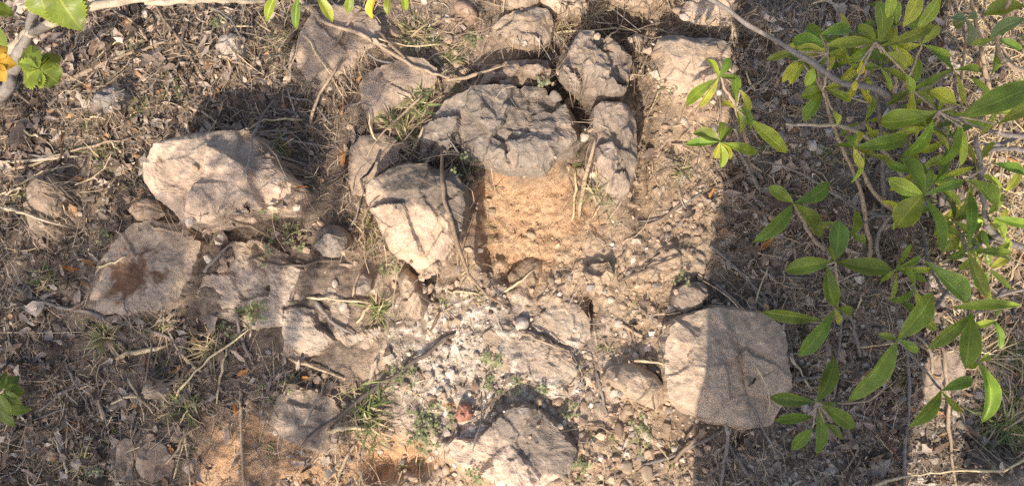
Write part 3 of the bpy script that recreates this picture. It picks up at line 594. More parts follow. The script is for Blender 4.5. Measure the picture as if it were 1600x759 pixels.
# ------------------------------------------------------------------ words that place a thing by the stones around it
NEAR = [('the pale peach boulder', 355, 285), ('the rust stained slab', 220, 430), ('the crumbling slab', 460, 480), ('the crusted boulder', 655, 345), ('the largest grey slab', 780, 210), ('the orange sand', 835, 360),
        ('the narrow upright slab', 957, 245), ('the chipped brown block', 930, 115), ('the smooth peach boulder', 1075, 115), ('the large flat topped block', 1130, 570), ('the dark topped bottom slab', 800, 695), ('the tilted grey slab', 830, 560),
        ('the dark grey stone', 480, 660), ('the smooth tan top stone', 530, 75), ('the half buried left stone', 75, 320), ('the small whitish rock', 363, 76), ('the square brown stone', 815, 50), ('the sunlit flat stone among leaves', 1470, 580), ('the dark corner boulder', 1560, 760), ('the low red brown slab', 245, 720),
        ('the bluish grey rock', 175, 157), ('the green shrub', 1400, 330), ('the leafy young shoot', 1276, 628), ('the sunlit straw', 1560, 340)]
def where(px, py):
    d = [math.hypot(px - a, py - b) for _, a, b in NEAR]; k = int(np.argmin(d)); nm, a, b = NEAR[k]; dx, dy = px - a, py - b
    if abs(dx) > 1.3 * abs(dy): r = 'right of' if dx > 0 else 'left of'
    elif abs(dy) > 1.3 * abs(dx): r = 'below' if dy > 0 else 'above'
    else: r = ('below and ' if dy > 0 else 'above and ') + ('right of' if dx > 0 else 'left of')
    if nm == 'the green shrub' and abs(dx) < 150 and abs(dy) < 150: return 'on the ground under ' + nm
    return r + ' ' + nm

# ------------------------------------------------------------------ pebbles, each its own thing
def subdiv(V, F):
    V = list(map(tuple, V)); c = {}; out = []
    def mid(a, b):
        k = (min(a, b), max(a, b))
        if k not in c: v = (np.array(V[a]) + np.array(V[b])) / 2; V.append(tuple(v / np.linalg.norm(v))); c[k] = len(V) - 1
        return c[k]
    for a, b, d in F:
        x, y, z = mid(a, b), mid(b, d), mid(d, a); out += [(a, x, z), (b, y, x), (d, z, y), (x, y, z)]
    return np.array(V), np.array(out)
SV1, SF1 = subdiv(ICO_V, ICO_F); SV2, SF2 = subdiv(SV1, SF1)
PCOL = {'white': (.56, .48, .39), 'tan': (.42, .315, .215), 'grey': (.28, .24, .205), 'brown': (.25, .18, .125), 'peach': (.48, .345, .24)}
PEB = {}
for cn, cv in PCOL.items():
    for k in range(5):
        q = SV2 * (1 + .28 * fbm(SV2 + k * 9 + len(cn), 1.1, 2, k)[:, None]); 
        for _ in range(5):                                       # flat cuts make it angular
            nrm = rng.normal(size=3); nrm /= np.linalg.norm(nrm); dd = q @ nrm - rng.uniform(.55, .85); q = q - np.clip(dd, 0, 9)[:, None] * nrm * .9
        q = q * rng.uniform([.8, .6, .45], [1.1, .9, .7])
        PEB[cn, k] = mesh('pebble', q, SF2, np.clip(C(*cv) * (1 + .2 * fbm(SV2 + k, 2.5, 3, 3)[:, None]), .02, .85), 'gravel', True)
def pebble(px, py, r, cn, k=None, name='pebble', label=None):
    x, y, _ = W(px, py, .01); o = obj(name, PEB[cn, int(rng.integers(5)) if k is None else k], kind='thing')
    o.location = (x, y, float(surf(x, y)) + r * .25); o.scale = (r, r, r); o.rotation_euler = (rng.normal(0, .25), rng.normal(0, .25), rng.uniform(0, 6.28))
    sz = 'large' if r > .009 else 'small' if r < .0055 else 'mid sized'
    o['label'] = label or f'{sz} {cn} pebble {where(px, py)}'; o['category'] = 'pebble'; o['group'] = 'pebbles scattered over the soil'
for px, py, r, cn, lab in [(814, 506, .013, 'white', 'bright white lumpy pebble in the shadow above the tilted grey slab'), (350, 420, .009, 'peach', 'oblong orange pebble right of the rust stained slab'), (326, 405, .010, 'white', 'pale round pebble between the rust slab and the crumbling slab'),
        (870, 628, .011, 'peach', 'round peach pebble above the dark topped bottom slab'), (1010, 738, .013, 'tan', 'rounded tan pebble at the bottom edge centre right'), (980, 730, .011, 'tan', 'tan pebble left of the rounded one at the bottom edge'), (967, 672, .013, 'brown', 'flat brown pebble below the wedge shaped stone'),
        (1016, 710, .012, 'peach', 'peach pebble above the rounded tan one at the bottom'), (1055, 700, .008, 'white', 'white chip below the large flat topped block'), (978, 693, .006, 'white', 'small bright white chip between the brown and tan pebbles'), (866, 160, .012, 'grey', 'grey angular pebble in the gap left of the chipped block'), (890, 160, .011, 'tan', 'tan pebble in the gap below the chipped block'),
        (862, 90, .012, 'grey', 'pale grey pebble between the square stone and chipped block'), (910, 222, .010, 'white', 'white pebble between the two grey slabs'), (912, 200, .007, 'white', 'smaller white pebble between the two grey slabs'), (1185, 163, .013, 'grey', 'grey pebble in shade right of the leafy sapling'), (1210, 165, .010, 'grey', 'flat grey pebble beside another in the shade of the shrub'),
        (1183, 95, .009, 'grey', 'square grey pebble in shade under the grey branch'), (1260, 205, .014, 'grey', 'grey pebble beneath the cut pale twig'), (1065, 35, .008, 'white', 'white chip on straw left of the flat peach stone'), (180, 132, .010, 'tan', 'oblong tan pebble above the bluish grey rock'), (410, 118, .010, 'tan', 'tan pebble in litter left of the smooth tan top stone'),
        (412, 205, .014, 'grey', 'round grey stone in the shadow above the pale boulder'), (538, 478, .008, 'white', 'white pebble on the crumbling slab'), (525, 443, .006, 'white', 'round white pebble near the small flat grey stone'), (700, 60, .01, 'tan', 'tan pebble among straw near the oval top stone'), (605, 680, .01, 'peach', 'peach clod at the bottom beside the earth hole'),
        (1368, 470, .011, 'brown', 'brown pebble under the broad shrub leaf'), (955, 468, .007, 'white', 'white pebble right of the dark hole'), (975, 478, .007, 'peach', 'peach pebble right of the dark hole beside a white one'), (1030, 20, .009, 'tan', 'tan pebble beside the thin pale top stone'), (1000, 110, .006, 'white', 'white bit in the gap right of the chipped block')]:
    pebble(px, py, r, cn, label=lab)
p = scatter(265, d_grav, grow=4, keep_on_stone=.02, box=(0, 1600, 0, 759))
for a, b in p:
    cn = rng.choice(['white', 'tan', 'grey', 'brown', 'peach'], p=[.09, .38, .21, .16, .16] if a < 1110 else [.1, .15, .5, .25, 0]); pebble(a, b, float(np.clip(rng.lognormal(-5.1, .32), .0038, .011)), str(cn))

# ------------------------------------------------------------------ leaves
def leaf_geo(L, wid, fold=.35, arch=.1, droop=.25, side=0., nu=13, nv=7, wave=.04, peak=.52, seed=0, curl=0.):
    """one leaf along +x from its base at the origin"""
    u = np.linspace(0, 1, nu); v = np.linspace(-1, 1, nv); Uu, Vv = np.meshgrid(u, v, indexing='ij')
    pw = math.log(.5) / math.log(peak); prof = np.sin(math.pi * np.clip(Uu, 0, 1) ** pw) ** .85; prof = np.maximum(prof, .05 * (1 - Uu)) * (1 - .25 * sstep(.8, 1, Uu))
    hw = wid * .5 * prof
    ph = np.full_like(Uu, fold) + curl * np.abs(Vv); x = L * Uu; y = hw * Vv * np.cos(ph) + side * L * (Uu ** 2 - Uu) ; z = hw * np.abs(Vv) * np.sin(ph)
    z = z + L * (arch * 4 * Uu * (1 - Uu) - droop * Uu ** 2.2) + wave * wid * np.sin(Uu * 11 + seed + 1.5 * (Vv > 0)) * np.abs(Vv) ** 2
    P = np.stack([x, y, z], -1).reshape(-1, 3)
    return P, grid_faces(nu, nv), np.stack([Uu.ravel(), Vv.ravel() * .5 + .5], 1)
def place_leaf(B, T, P, L):
    """turn leaf geometry so that its tip meets T"""
    d = T - B; l = np.linalg.norm(d); f = d / l; tip = P.reshape(-1, 3)
    e = np.cross(C(0, 0, 1), f); e /= np.linalg.norm(e) + 1e-9; n_ = np.cross(f, e)
    return B + P[:, :1] * f + P[:, 1:2] * e + P[:, 2:] * n_
TONE = [C(.13, .178, .027), C(.20, .258, .037), C(.33, .365, .05), C(.55, .41, .04), C(.20, .235, .115)]

DRY = []
for k in range(14):
    L = 1.0; g = leaf_geo(1, rng.uniform(.16, .44), rng.uniform(.1, .9), rng.uniform(-.1, .12), rng.uniform(-.25, .25), rng.uniform(-.3, .3), 9, 5, .12, seed=k, curl=rng.uniform(-.3, .8))
    v = g[0].copy(); v[:, 2] += .12 * fbm(v + k * 3, 3, 2, k); v[:, 1] += .06 * fbm(v + k * 5, 5, 2, k + 9); DRY.append((v - np.array([.5, 0, 0]), g[1], g[2]))
DCOL = {'grey': (.29, .235, .19), 'brown': (.21, .15, .108), 'pale': (.42, .345, .265), 'orange': (.42, .20, .065), 'reddish': (.20, .095, .06), 'yellow': (.52, .37, .12)}
DM = {(cn, k): mesh('dry_leaf', v, f, np.clip(C(*cv) * (1 + .25 * fbm(v + k, 3, 2, 5)[:, None]), .02, .8), 'dryleaf', True, uv) for cn, cv in DCOL.items() for k, (v, f, uv) in enumerate(DRY)}
def dry_leaf(px, py, L, cn, ang=None, label=None, lift=.004):
    x, y, _ = W(px, py, .01); o = obj('dry_leaf', DM[cn, int(rng.integers(len(DRY)))], kind='thing')
    o.location = (x, y, float(surf(x, y)) + lift); o.scale = (L, L * rng.uniform(.8, 1.2), L); o.rotation_euler = (rng.normal(0, .3), rng.normal(0, .2), rng.uniform(0, 6.28) if ang is None else ang)
    o['label'] = label or f"{'large' if L > .034 else 'small' if L < .024 else 'mid sized'} {cn} dead leaf {where(px, py)}"; o['category'] = 'dry leaf'; o['group'] = 'dead leaves lying on the ground'
for px, py, L, cn, ang, lab in [(536, 240, .045, 'orange', 1.5, 'curled golden brown dead leaf right of the shadow hollow'), (551, 215, .036, 'pale', 1.5, 'pale narrow dead leaf above the golden brown one'), (486, 308, .030, 'orange', .3, 'orange dead leaf touching the right end of the pale boulder'), (233, 568, .034, 'reddish', 1.3, 'reddish brown cupped dead leaf at lower left'),
        (486, 595, .045, 'orange', -.2, 'rust orange dead leaf under the crumbling slab edge'), (120, 282, .028, 'orange', .0, 'orange dead leaf above right of the half buried left stone'), (228, 245, .03, 'yellow', .8, 'yellowish dead leaf left of the pale boulder'), (538, 170, .034, 'orange', 1.4, 'orange brown dead leaf left of the tan stone'), (180, 320, .02, 'orange', 1, 'small rust leaf left of the low grey brown rock'),
        (117, 533, .03, 'brown', .2, 'brown folded leaf at lower left beside the grass tuft'), (132, 560, .02, 'orange', -.6, 'orange leaf scrap at lower left'), (270, 700, .022, 'orange', 2, 'orange leaf scrap on the low red brown slab'), (375, 545, .022, 'reddish', .4, 'reddish leaf scrap right of the lower grass tufts'), (60, 500, .03, 'pale', .5, 'pale leaf left of the rust stained slab'),
        (1362, 85, .034, 'yellow', 1.2, 'yellow dead leaf lying under the top shrub leaves'), (1268, 520, .016, 'orange', 1.5, 'small orange leaf between the flat block and the young shoot'), (1470, 700, .04, 'brown', .5, 'brown leaf in the sunlit strip at lower right'), (1555, 440, .02, 'pale', 1.2, 'pale leaf on the sunlit straw at right'), (365, 40, .035, 'orange', .1, 'amber leaf above the small whitish rock'),
        (700, 630, .02, 'orange', .2, 'orange scrap left of the brick red stone'), (845, 655, .012, 'orange', 1, 'tiny orange scrap on the dark topped bottom slab'), (65, 555, .03, 'pale', .2, 'cream leaf near the left edge below the long stick'), (200, 340, .028, 'brown', .3, 'dark leaf under the low grey brown rock')]:
    dry_leaf(px, py, L, cn, ang, lab)
p = scatter(270, d_leaf, grow=3, keep_on_stone=.0, box=(0, 1600, 0, 759))
for a, b in p: dry_leaf(a, b, float(rng.uniform(.018, .04)), str(rng.choice(['grey', 'brown', 'pale', 'orange', 'reddish'], p=[.45, .3, .18, .05, .02])), lift=float(rng.uniform(.002, .01)))

# ------------------------------------------------------------------ sticks and stalks, each its own thing
TW = {'tan': C(.38, .285, .195), 'grey': C(.215, .185, .16), 'pale': C(.42, .345, .25), 'dark': C(.14, .11, .09), 'straw': C(.56, .44, .27), 'brown': C(.25, .18, .125)}
def stick_geo(pts, w0, w1, cn, lift=.004, rest=True, seed=0, sides=6, wob=.0038):
    pts = np.array(pts, float)
    if pts.shape[1] == 2: pts = np.concatenate([pts, np.zeros((len(pts), 1))], 1)
    n_ = max(8, int(np.hypot(*np.diff(pts[:, :2], axis=0).T).sum() / 14))
    S = spline(pts, n_); Q = W(S[:, 0], S[:, 1], np.maximum(S[:, 2], .008))
    if rest:
        z = surf(Q[:, 0], Q[:, 1]); f = np.interp(np.arange(n_), [0, n_ - 1], [z[0], z[-1]])
        for _ in range(6): f = np.maximum(f, z); f[1:-1] = .5 * f[1:-1] + .25 * (f[:-2] + f[2:])
        Q[:, 2] = np.maximum(f, z) + lift + S[:, 2]
    V, F = tube(Q, w0 * .0005, w1 * .0005, sides, n_, seed, .24, wob)
    V, F = tri_fix(V, F)
    cc = np.clip(TW[cn] * (1 + .3 * fbm(V, 60, 3, seed)[:, None]), .02, .8)
    return V, F, cc
def stick(pts, w0, w1, cn, label, name='dry_stick', cat='stick', group=None, **k):
    V, F, cc = stick_geo(pts, w0, w1, cn, seed=len(bpy.data.objects), **k); base = V.mean(0)
    return obj(name, mesh(name, V - base, F, cc, 'bark'), label=label, cat=cat, group=group, loc=base, kind='thing')
for pts, w0, w1, cn, lab, z in [
    ([(108,126),(150,106),(200,86),(255,66),(297,44)], 7, 3, 'tan', 'slanting tan stick at upper left below the pale branch', .012),
    ([(235,-6),(262,38),(290,75),(322,128)], 5, 3, 'brown', 'thin brown stalk falling from the pale branch at upper left', .02),
    ([(462,-8),(490,22),(518,48),(570,66),(620,95),(660,118),(690,126),(732,131)], 8, 5, 'tan', 'long bent tan stick over the tan stone above the slab', .01),
    ([(692,128),(720,132),(752,128),(790,120)], 6, 4, 'tan', 'short tan stick continuing the long bent one to the right', .006),
    ([(478,690),(530,650),(585,606),(640,570),(712,519)], 6, 7, 'dark', 'long dark stick slanting across the white crumbs', .008),
    ([(696,244),(700,290),(706,330),(718,380),(735,430),(762,460),(792,480)], 7, 4, 'brown', 'bent brown stick standing against the crusted boulder', .006),
    ([(931,578),(938,605),(950,646)], 8, 5, 'grey', 'short grey stick left of the wedge shaped stone', .004), ([(1046,722),(1070,695),(1096,658)], 7, 4, 'brown', 'slanting brown stick below the large flat topped block', .006),
    ([(1000,725),(1045,712),(1090,690),(1130,668)], 6, 6, 'grey', 'grey stick crossing the slanting brown one below the block', .01), ([(1000,345),(1045,335),(1100,300),(1140,280)], 5, 3, 'grey', 'grey twig across the soil toward the sapling', .004),
    ([(1000,355),(1030,345),(1060,322),(1098,280)], 7, 4, 'brown', 'dark twig below the grey one toward the sapling', .004),
    ([(22,448),(70,472),(125,485),(190,502),(250,522),(285,538)], 7, 4, 'grey', 'long grey stick below the rust stained slab', .008), ([(375,608),(378,660),(382,765)], 6, 5, 'tan', 'upright tan stalk at the bottom left of the dark grey stone', .014),
    ([(287,668),(292,700),(298,765)], 4, 3, 'straw', 'thin pale stalk at bottom left of the taller tan stalk', .012), ([(1350,757),(1400,742),(1450,735),(1520,722),(1610,705)], 3.5, 4, 'straw', 'long straw stalk across the bottom right corner', .05),
    ([(408,222),(450,226),(528,233)], 5, 3, 'grey', 'straight grey stick in the shadow hollow', .012), ([(430,300),(434,240),(428,190),(436,150)], 5, 3, 'grey', 'upright grey stick leaning from the pale boulder', .015),
    ([(492,467),(508,488),(525,505),(556,521)], 8, 5, 'grey', 'short bent grey stick on the crumbling slab', .006), ([(482,464),(520,468),(582,473)], 4, 3, 'straw', 'straight straw stalk on the crumbling slab', .008),
    ([(560,505),(572,485),(585,470)], 6, 5, 'straw', 'short straw bit right of the bent grey stick', .005), ([(555,465),(562,440),(572,412)], 4, 3, 'tan', 'thin tan twig beside the small flat grey stone', .008),
    ([(970,505),(990,518),(1007,527)], 7, 5, 'tan', 'short tan stick left of the flat topped block', .006), ([(965,440),(1010,420),(1063,398)], 6, 3, 'dark', 'dark twig crossing the low tan stone', .008),
    ([(985,562),(1010,562),(1034,566)], 4, 4, 'straw', 'straw stalk pointing at the flat topped block', .01), ([(810,515),(840,530),(880,545)], 5, 3, 'tan', 'tan twig over the tilted grey slab', .008),
    ([(888,600),(905,588),(930,575)], 5, 3, 'tan', 'tan twig right of the tilted grey slab', .005), ([(838,470),(855,458),(882,443)], 4, 4, 'dark', 'dark twig at the foot of the orange sand', .005), ([(790,455),(812,440),(836,420)], 4, 3, 'straw', 'straw twig in the orange sand hollow', .005),
    ([(905,340),(908,300),(918,250),(922,230)], 8, 4, 'tan', 'tan stalk left of the narrow upright slab', .008), ([(895,345),(900,300),(898,262)], 4, 3, 'straw', 'thin straw stalk left of the tan one by the upright slab', .01),
    ([(452,130),(458,95),(462,70)], 8, 5, 'pale', 'short pale stick left of the smooth tan top stone', .01), ([(480,62),(505,95),(545,165)], 3, 2, 'straw', 'thin straw stalk across the smooth tan top stone', .012), ([(525,90),(545,55),(575,20)], 5, 3, 'brown', 'brown twig leaning on the smooth tan top stone', .012),
    ([(485,195),(500,160),(540,105)], 6, 4, 'tan', 'tan twig below the smooth tan top stone', .01), ([(665,155),(640,180),(600,215),(575,250)], 4, 3, 'tan', 'thin twig through the grass tufts left of the slab', .014), ([(640,240),(660,222),(668,205)], 5, 3, 'pale', 'bleached twig below the grass tufts', .006),
    ([(1090,10),(1130,4),(1180,-4)], 5, 4, 'grey', 'grey twig at the top edge left of the grey branch', .01), ([(955,10),(985,14),(1030,6),(1085,-2)], 5, 4, 'grey', 'thin arched grey twig across the top edge', .03),
    ([(870,52),(920,48),(1000,45),(1060,50)], 3, 3, 'straw', 'thin straw stalk across the dark gap at top', .012), ([(1190,58),(1165,66),(1120,62)], 6, 4, 'grey', 'grey stick in the shade under the branch at top', .006), ([(1205,75),(1180,62),(1160,50)], 5, 3, 'dark', 'dark twig in the shade above the leafy sapling', .005),
    ([(0,270),(60,255),(120,235),(210,215)], 5, 3, 'tan', 'tan stalk crossing above the half buried left stone', .015), ([(0,322),(60,338),(110,355)], 6, 4, 'pale', 'pale stick beside the half buried left stone', .012), ([(0,255),(50,252),(125,245)], 6, 4, 'pale', 'bleached stick near the left edge', .014), ([(0,305),(45,285),(120,258)], 4, 3, 'straw', 'straw stalk above the half buried left stone', .014),
    ([(295,165),(330,185),(378,210)], 7, 4, 'tan', 'tan stick above the pale peach boulder', .008), ([(305,165),(350,130),(400,95)], 4, 3, 'brown', 'brown twig above the pale peach boulder', .01), ([(345,95),(375,102),(400,110)], 5, 3, 'tan', 'short twig under the small whitish rock', .006),
    ([(180,560),(205,552),(262,540)], 7, 6, 'straw', 'short broad straw piece under the rust slab', .01), ([(60,640),(100,612),(150,590)], 5, 3, 'grey', 'grey twig at the lower left', .01), ([(100,565),(118,600),(140,645)], 5, 3, 'grey', 'grey branching twig beside the reddish leaf', .01), ([(0,570),(40,570),(75,568)], 6, 4, 'grey', 'grey stick at the left edge lower down', .012), ([(275,620),(320,570),(400,510)], 4, 3, 'straw', 'long straw stalk through the right grass tuft', .016),
    ([(280,540),(290,560),(305,585)], 6, 4, 'tan', 'forked tan twig among the lower grass tufts', .008), ([(156,418),(185,412),(205,402)], 5, 3, 'straw', 'curved straw lying on the rust stained slab', .004), ([(240,352),(270,362),(290,366)], 5, 4, 'tan', 'tan stick on the upper edge of the rust slab', .006), ([(320,425),(345,398),(372,372)], 6, 4, 'grey', 'grey twig between the boulder and the crumbling slab', .006), ([(395,355),(412,362),(425,370)], 6, 4, 'tan', 'short twig under the pale boulder', .004),
    ([(390,405),(450,415),(540,405)], 5, 3, 'dark', 'dark curved twig along the top of the crumbling slab', .006), ([(455,560),(500,575),(540,590)], 5, 4, 'tan', 'tan twig along the lower rim of the crumbling slab', .01), ([(520,668),(545,664),(575,668)], 7, 5, 'straw', 'short straw stalk below the long dark stick', .008), ([(525,760),(540,720),(558,688)], 5, 4, 'tan', 'tan stalk at the bottom beside the earth hole', .012), ([(700,455),(720,456),(748,458)], 3, 3, 'straw', 'fine straw below the bent brown stick', .006),
    ([(1110,385),(1150,420),(1200,470),(1235,500)], 6, 4, 'grey', 'long grey stick in the shade above the flat block', .01), ([(1120,400),(1170,440),(1190,480)], 4, 3, 'pale', 'thin pale stick beside the long grey one in shade', .008), ([(1112,440),(1135,462),(1142,478)], 7, 5, 'grey', 'stub of grey stick above the flat topped block', .006), ([(1180,425),(1230,432),(1290,436)], 6, 4, 'grey', 'grey stick under the broad whorl of leaves', .008),
    ([(1130,665),(1128,710),(1126,765)], 7, 5, 'grey', 'upright grey stick below the flat topped block', .006), ([(1135,690),(1155,720),(1180,765)], 8, 5, 'grey', 'thick grey stick slanting at the bottom beside the upright one', .008), ([(1172,662),(1172,690),(1168,700)], 6, 5, 'dark', 'dark stub stick under the right corner of the block', .005), ([(1150,620),(1200,700),(1225,765)], 4, 3, 'grey', 'thin grey stick right of the thick slanting one', .012), ([(1300,620),(1310,540),(1318,480)], 5, 4, 'grey', 'upright bluish grey stick behind the young shoot', .02),
    ([(1215,555),(1240,580),(1268,612)], 5, 4, 'pale', 'pale stick beside the right side of the flat block', .006), ([(1225,590),(1250,590),(1285,588)], 5, 4, 'grey', 'level grey stick above the young shoot', .008), ([(1320,640),(1365,655),(1400,668)], 5, 4, 'grey', 'grey stick right of the young shoot', .01), ([(1410,520),(1415,610),(1408,765)], 5, 4, 'grey', 'tall thin grey stalk at lower right', .03), ([(1460,515),(1465,580),(1475,640),(1490,765)], 6, 5, 'tan', 'tan stalk across the sunlit flat stone among leaves', .02),
    ([(1360,760),(1395,715),(1430,700)], 4, 3, 'grey', 'thin grey twig at the bottom right of the shoot', .01), ([(1225,0),(1222,30),(1215,62)], 5, 4, 'grey', 'upright twig at the top under the shrub', .01), ([(1265,0),(1290,20),(1310,50)], 4, 3, 'grey', 'slender twig at the top above the shrub leaves', .012), ([(1290,0),(1284,30),(1278,45)], 5, 4, 'grey', 'short stalk at the top above the shrub leaves', .015), ([(1150,300),(1190,330),(1210,370)], 6, 5, 'grey', 'grey root like stick below the leafy sapling', .006)]:
    stick(pts, w0, w1, cn, lab, lift=z * .5)
p = scatter(150, lambda x, y: d_straw(x, y) * .9, grow=0, keep_on_stone=.06, box=(0, 1600, 0, 759))
for a, b in p:
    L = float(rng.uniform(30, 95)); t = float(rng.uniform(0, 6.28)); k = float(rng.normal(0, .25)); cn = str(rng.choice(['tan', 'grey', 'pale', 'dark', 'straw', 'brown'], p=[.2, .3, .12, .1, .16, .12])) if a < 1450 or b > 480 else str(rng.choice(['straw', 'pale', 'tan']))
    stick([(a - L / 2 * math.cos(t), b - L / 2 * math.sin(t)), (a + L * .12 * math.sin(t) * k * 4, b - L * .12 * math.cos(t) * k * 4), (a + L / 2 * math.cos(t), b + L / 2 * math.sin(t))], float(rng.uniform(2.5, 5.5)), float(rng.uniform(2, 4)), cn,
          f"{'long' if L > 70 else 'short'} {cn} stalk {where(a, b)}", 'dry_stalk', 'stalk', 'loose dry stalks on the ground', lift=float(rng.uniform(.003, .012)), sides=5)

# ------------------------------------------------------------------ grass tufts and small herbs, each its own thing
def blades(n, L, wid, spread, cols, seed, segs=4, up=.7):
    r = np.random.default_rng(seed); a = r.uniform(0, 6.28, n); l = L * r.uniform(.45, 1.1, n); el = np.clip(r.normal(up, .3, n), .12, 1.5); t = np.linspace(0, 1, segs + 1)
    el2 = el[:, None] - t * r.uniform(.3, 1.3, n)[:, None]; st = (l / segs)[:, None]; az = a[:, None] + t * r.normal(0, .35, n)[:, None]
    dx, dy, dz = np.cos(az) * np.cos(el2) * st, np.sin(az) * np.cos(el2) * st, np.sin(el2) * st
    for d_ in (dx, dy, dz): d_[:, 0] = 0
    b = r.normal(0, spread, (n, 2)); x = b[:, :1] + np.cumsum(dx, 1); y = b[:, 1:] + np.cumsum(dy, 1); z = np.maximum(np.cumsum(dz, 1), .001)
    wv = wid * r.uniform(.6, 1.2, n)[:, None] * np.array([.8, 1, .85, .55, .08])[:segs + 1] * .5; nx, ny = -np.sin(az) * wv, np.cos(az) * wv; tw = r.normal(0, .5, n)[:, None] * wv
    V = np.stack([np.stack([x + nx, y + ny, z + tw], -1), np.stack([x - nx, y - ny, z - tw], -1)], 2).reshape(-1, 3)
    k = (np.arange(n) * (segs + 1) * 2)[:, None] + np.arange(segs) * 2; F = np.stack([k, k + 1, k + 3, k + 2], -1).reshape(-1, 4)
    cc = np.array(cols)[r.integers(0, len(cols), n)] * (1 + .2 * r.normal(size=(n, 1)))
    return V, F, np.repeat(np.clip(cc, .02, .7), (segs + 1) * 2, 0)
GREEN = [(.16, .20, .06), (.22, .25, .085), (.115, .15, .05), (.30, .30, .13)]; OLIVE = [(.24, .24, .10), (.34, .30, .155), (.16, .17, .07), (.46, .38, .22)]; STRW = [(.56, .43, .25), (.44, .33, .19), (.64, .51, .31)]
def tuft(px, py, n, L, wid, cols, label, name='grass_tuft', cat='grass tuft', up=.7, sp=.006, lift=0, group=None):
    x, y, _ = W(px, py, .01); V, F, cc = blades(n, L, wid, sp, cols, int(px * 7 + py), up=up)
    return obj(name, mesh(name, V, F, cc, 'grass', True), label=label, cat=cat, group=group, loc=(x, y, float(surf(x, y)) - .002 + lift), kind='thing')
for px, py, n, L, wd, cols, lab in [
    (163, 528, 75, .045, .0024, OLIVE, 'bushy green grass tuft below the rust stained slab'), (328, 545, 70, .050, .0024, OLIVE, 'green and straw grass tuft right of the reddish leaf'), (285, 632, 65, .048, .0026, GREEN, 'green grass tuft at lower left above the upright thin stone'), (130, 726, 60, .045, .0024, OLIVE, 'yellowish grass tuft near the bottom left'), (245, 500, 40, .042, .0018, OLIVE, 'wispy grass tuft on the lower edge of the rust slab'),
    (70, 438, 28, .032, .0024, GREEN, 'small grass tuft left of the rust stained slab'), (216, 168, 26, .035, .002, GREEN, 'small grass tuft right of the bluish grey rock'), (160, 243, 26, .034, .002, GREEN, 'sparse grass tuft left of the pale boulder'), (212, 275, 30, .034, .002, OLIVE, 'olive grass tuft touching the left end of the pale boulder'), (270, 128, 14, .036, .002, GREEN, 'thin grass sprig above the pale boulder'), (150, 185, 20, .03, .0018, OLIVE, 'olive grass tuft below the bluish grey rock'),
    (632, 208, 60, .042, .0034, OLIVE, 'broad bladed grass tuft between the tan stone and the slab'), (655, 165, 45, .04, .003, GREEN, 'green grass tuft on the right of the tan stone'), (612, 185, 22, .034, .003, GREEN, 'small grass tuft on the lower edge of the tan stone'), (645, 55, 60, .042, .0034, OLIVE, 'leafy grass tuft under the top edge centre'), (705, 95, 50, .045, .003, OLIVE, 'spreading grass tuft above the long bent stick'), (440, 55, 40, .042, .002, OLIVE, 'dull grass tuft left of the smooth tan top stone'), (668, 60, 24, .036, .003, GREEN, 'small green tuft right of the leafy top tuft'),
    (575, 345, 40, .030, .002, OLIVE, 'fine grass tuft left of the crusted boulder'), (590, 488, 34, .038, .0026, GREEN, 'green grass sprig beside the small flat grey stone'), (575, 628, 50, .045, .0036, GREEN, 'bright grass tuft crossed by the long dark stick'), (572, 660, 40, .042, .0036, GREEN, 'lower bright grass tuft beside the short straw stalk'), (1066, 268, 34, .032, .002, OLIVE, 'small grass tuft on bare soil left of the sapling'), (935, 318, 34, .040, .0024, OLIVE, 'grass tuft at the foot of the narrow upright slab'), (1025, 152, 12, .026, .0018, GREEN, 'tiny grass sprig below the smooth peach boulder'),
    (925, 18, 46, .046, .0022, STRW, 'dry straw tuft at the top edge between pale stones'), (870, 48, 46, .038, .0018, STRW, 'dry straw tuft right of the square brown stone'), (690, 268, 46, .034, .002, STRW, 'bleached straw tuft above the crusted boulder'), (1428, 110, 40, .045, .003, GREEN, 'green grass tuft under the shrub leaves at top'), (1255, 170, 34, .04, .0028, GREEN, 'dim green grass tuft below the shrub whorl'), (1300, 240, 30, .045, .002, GREEN, 'grass sprigs in shade below the cut pale twig'), (1400, 600, 36, .035, .0016, GREEN, 'fine dark grass tuft right of the long leaf'),
    (1575, 665, 90, .085, .0032, GREEN, 'long green grass at the right edge near the bottom'), (1590, 640, 60, .08, .003, GREEN, 'upper clump of long green grass at the right edge'), (1540, 560, 60, .075, .0026, STRW, 'pale curved straw tuft among the leaves at right'), (1520, 545, 40, .07, .0026, STRW, 'straw clump left of the pale curved one at right'), (1585, 545, 40, .06, .003, GREEN, 'green grass at the right edge above the long clumps'), (395, 490, 26, .03, .0024, GREEN, 'yellow green sprig on the crumbling slab'), (40, 300, 16, .03, .002, GREEN, 'grass sprig left of the half buried stone')]:
    tuft(px, py, int(n * 1.3), L * rng.uniform(.8, 1.1), wd * .85, list(cols) + STRW[:2], lab, up=float(rng.uniform(.35, .75)), lift=.003, sp=float(rng.uniform(.005, .012)))
for px, py, n, L in [(1570, 130, 70, .08), (1530, 220, 60, .075), (1590, 270, 80, .08), (1555, 330, 80, .075), (1490, 385, 60, .07), (1585, 400, 80, .08), (1530, 430, 70, .07), (1485, 470, 50, .06), (1590, 200, 60, .07), (1515, 120, 50, .07), (1460, 440, 40, .06), (1395, 390, 50, .06), (1350, 440, 40, .055), (1460, 330, 50, .06)]:
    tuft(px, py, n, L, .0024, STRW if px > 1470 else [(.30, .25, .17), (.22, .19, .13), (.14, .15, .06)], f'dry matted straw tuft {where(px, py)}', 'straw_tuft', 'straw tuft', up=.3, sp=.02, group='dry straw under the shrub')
sp_ = scatter(46, lambda x, y: cl(.9 - .9 * (x > 1080)) * d_sand(x, y), grow=5, keep_on_stone=0, box=(0, 1600, 0, 759))
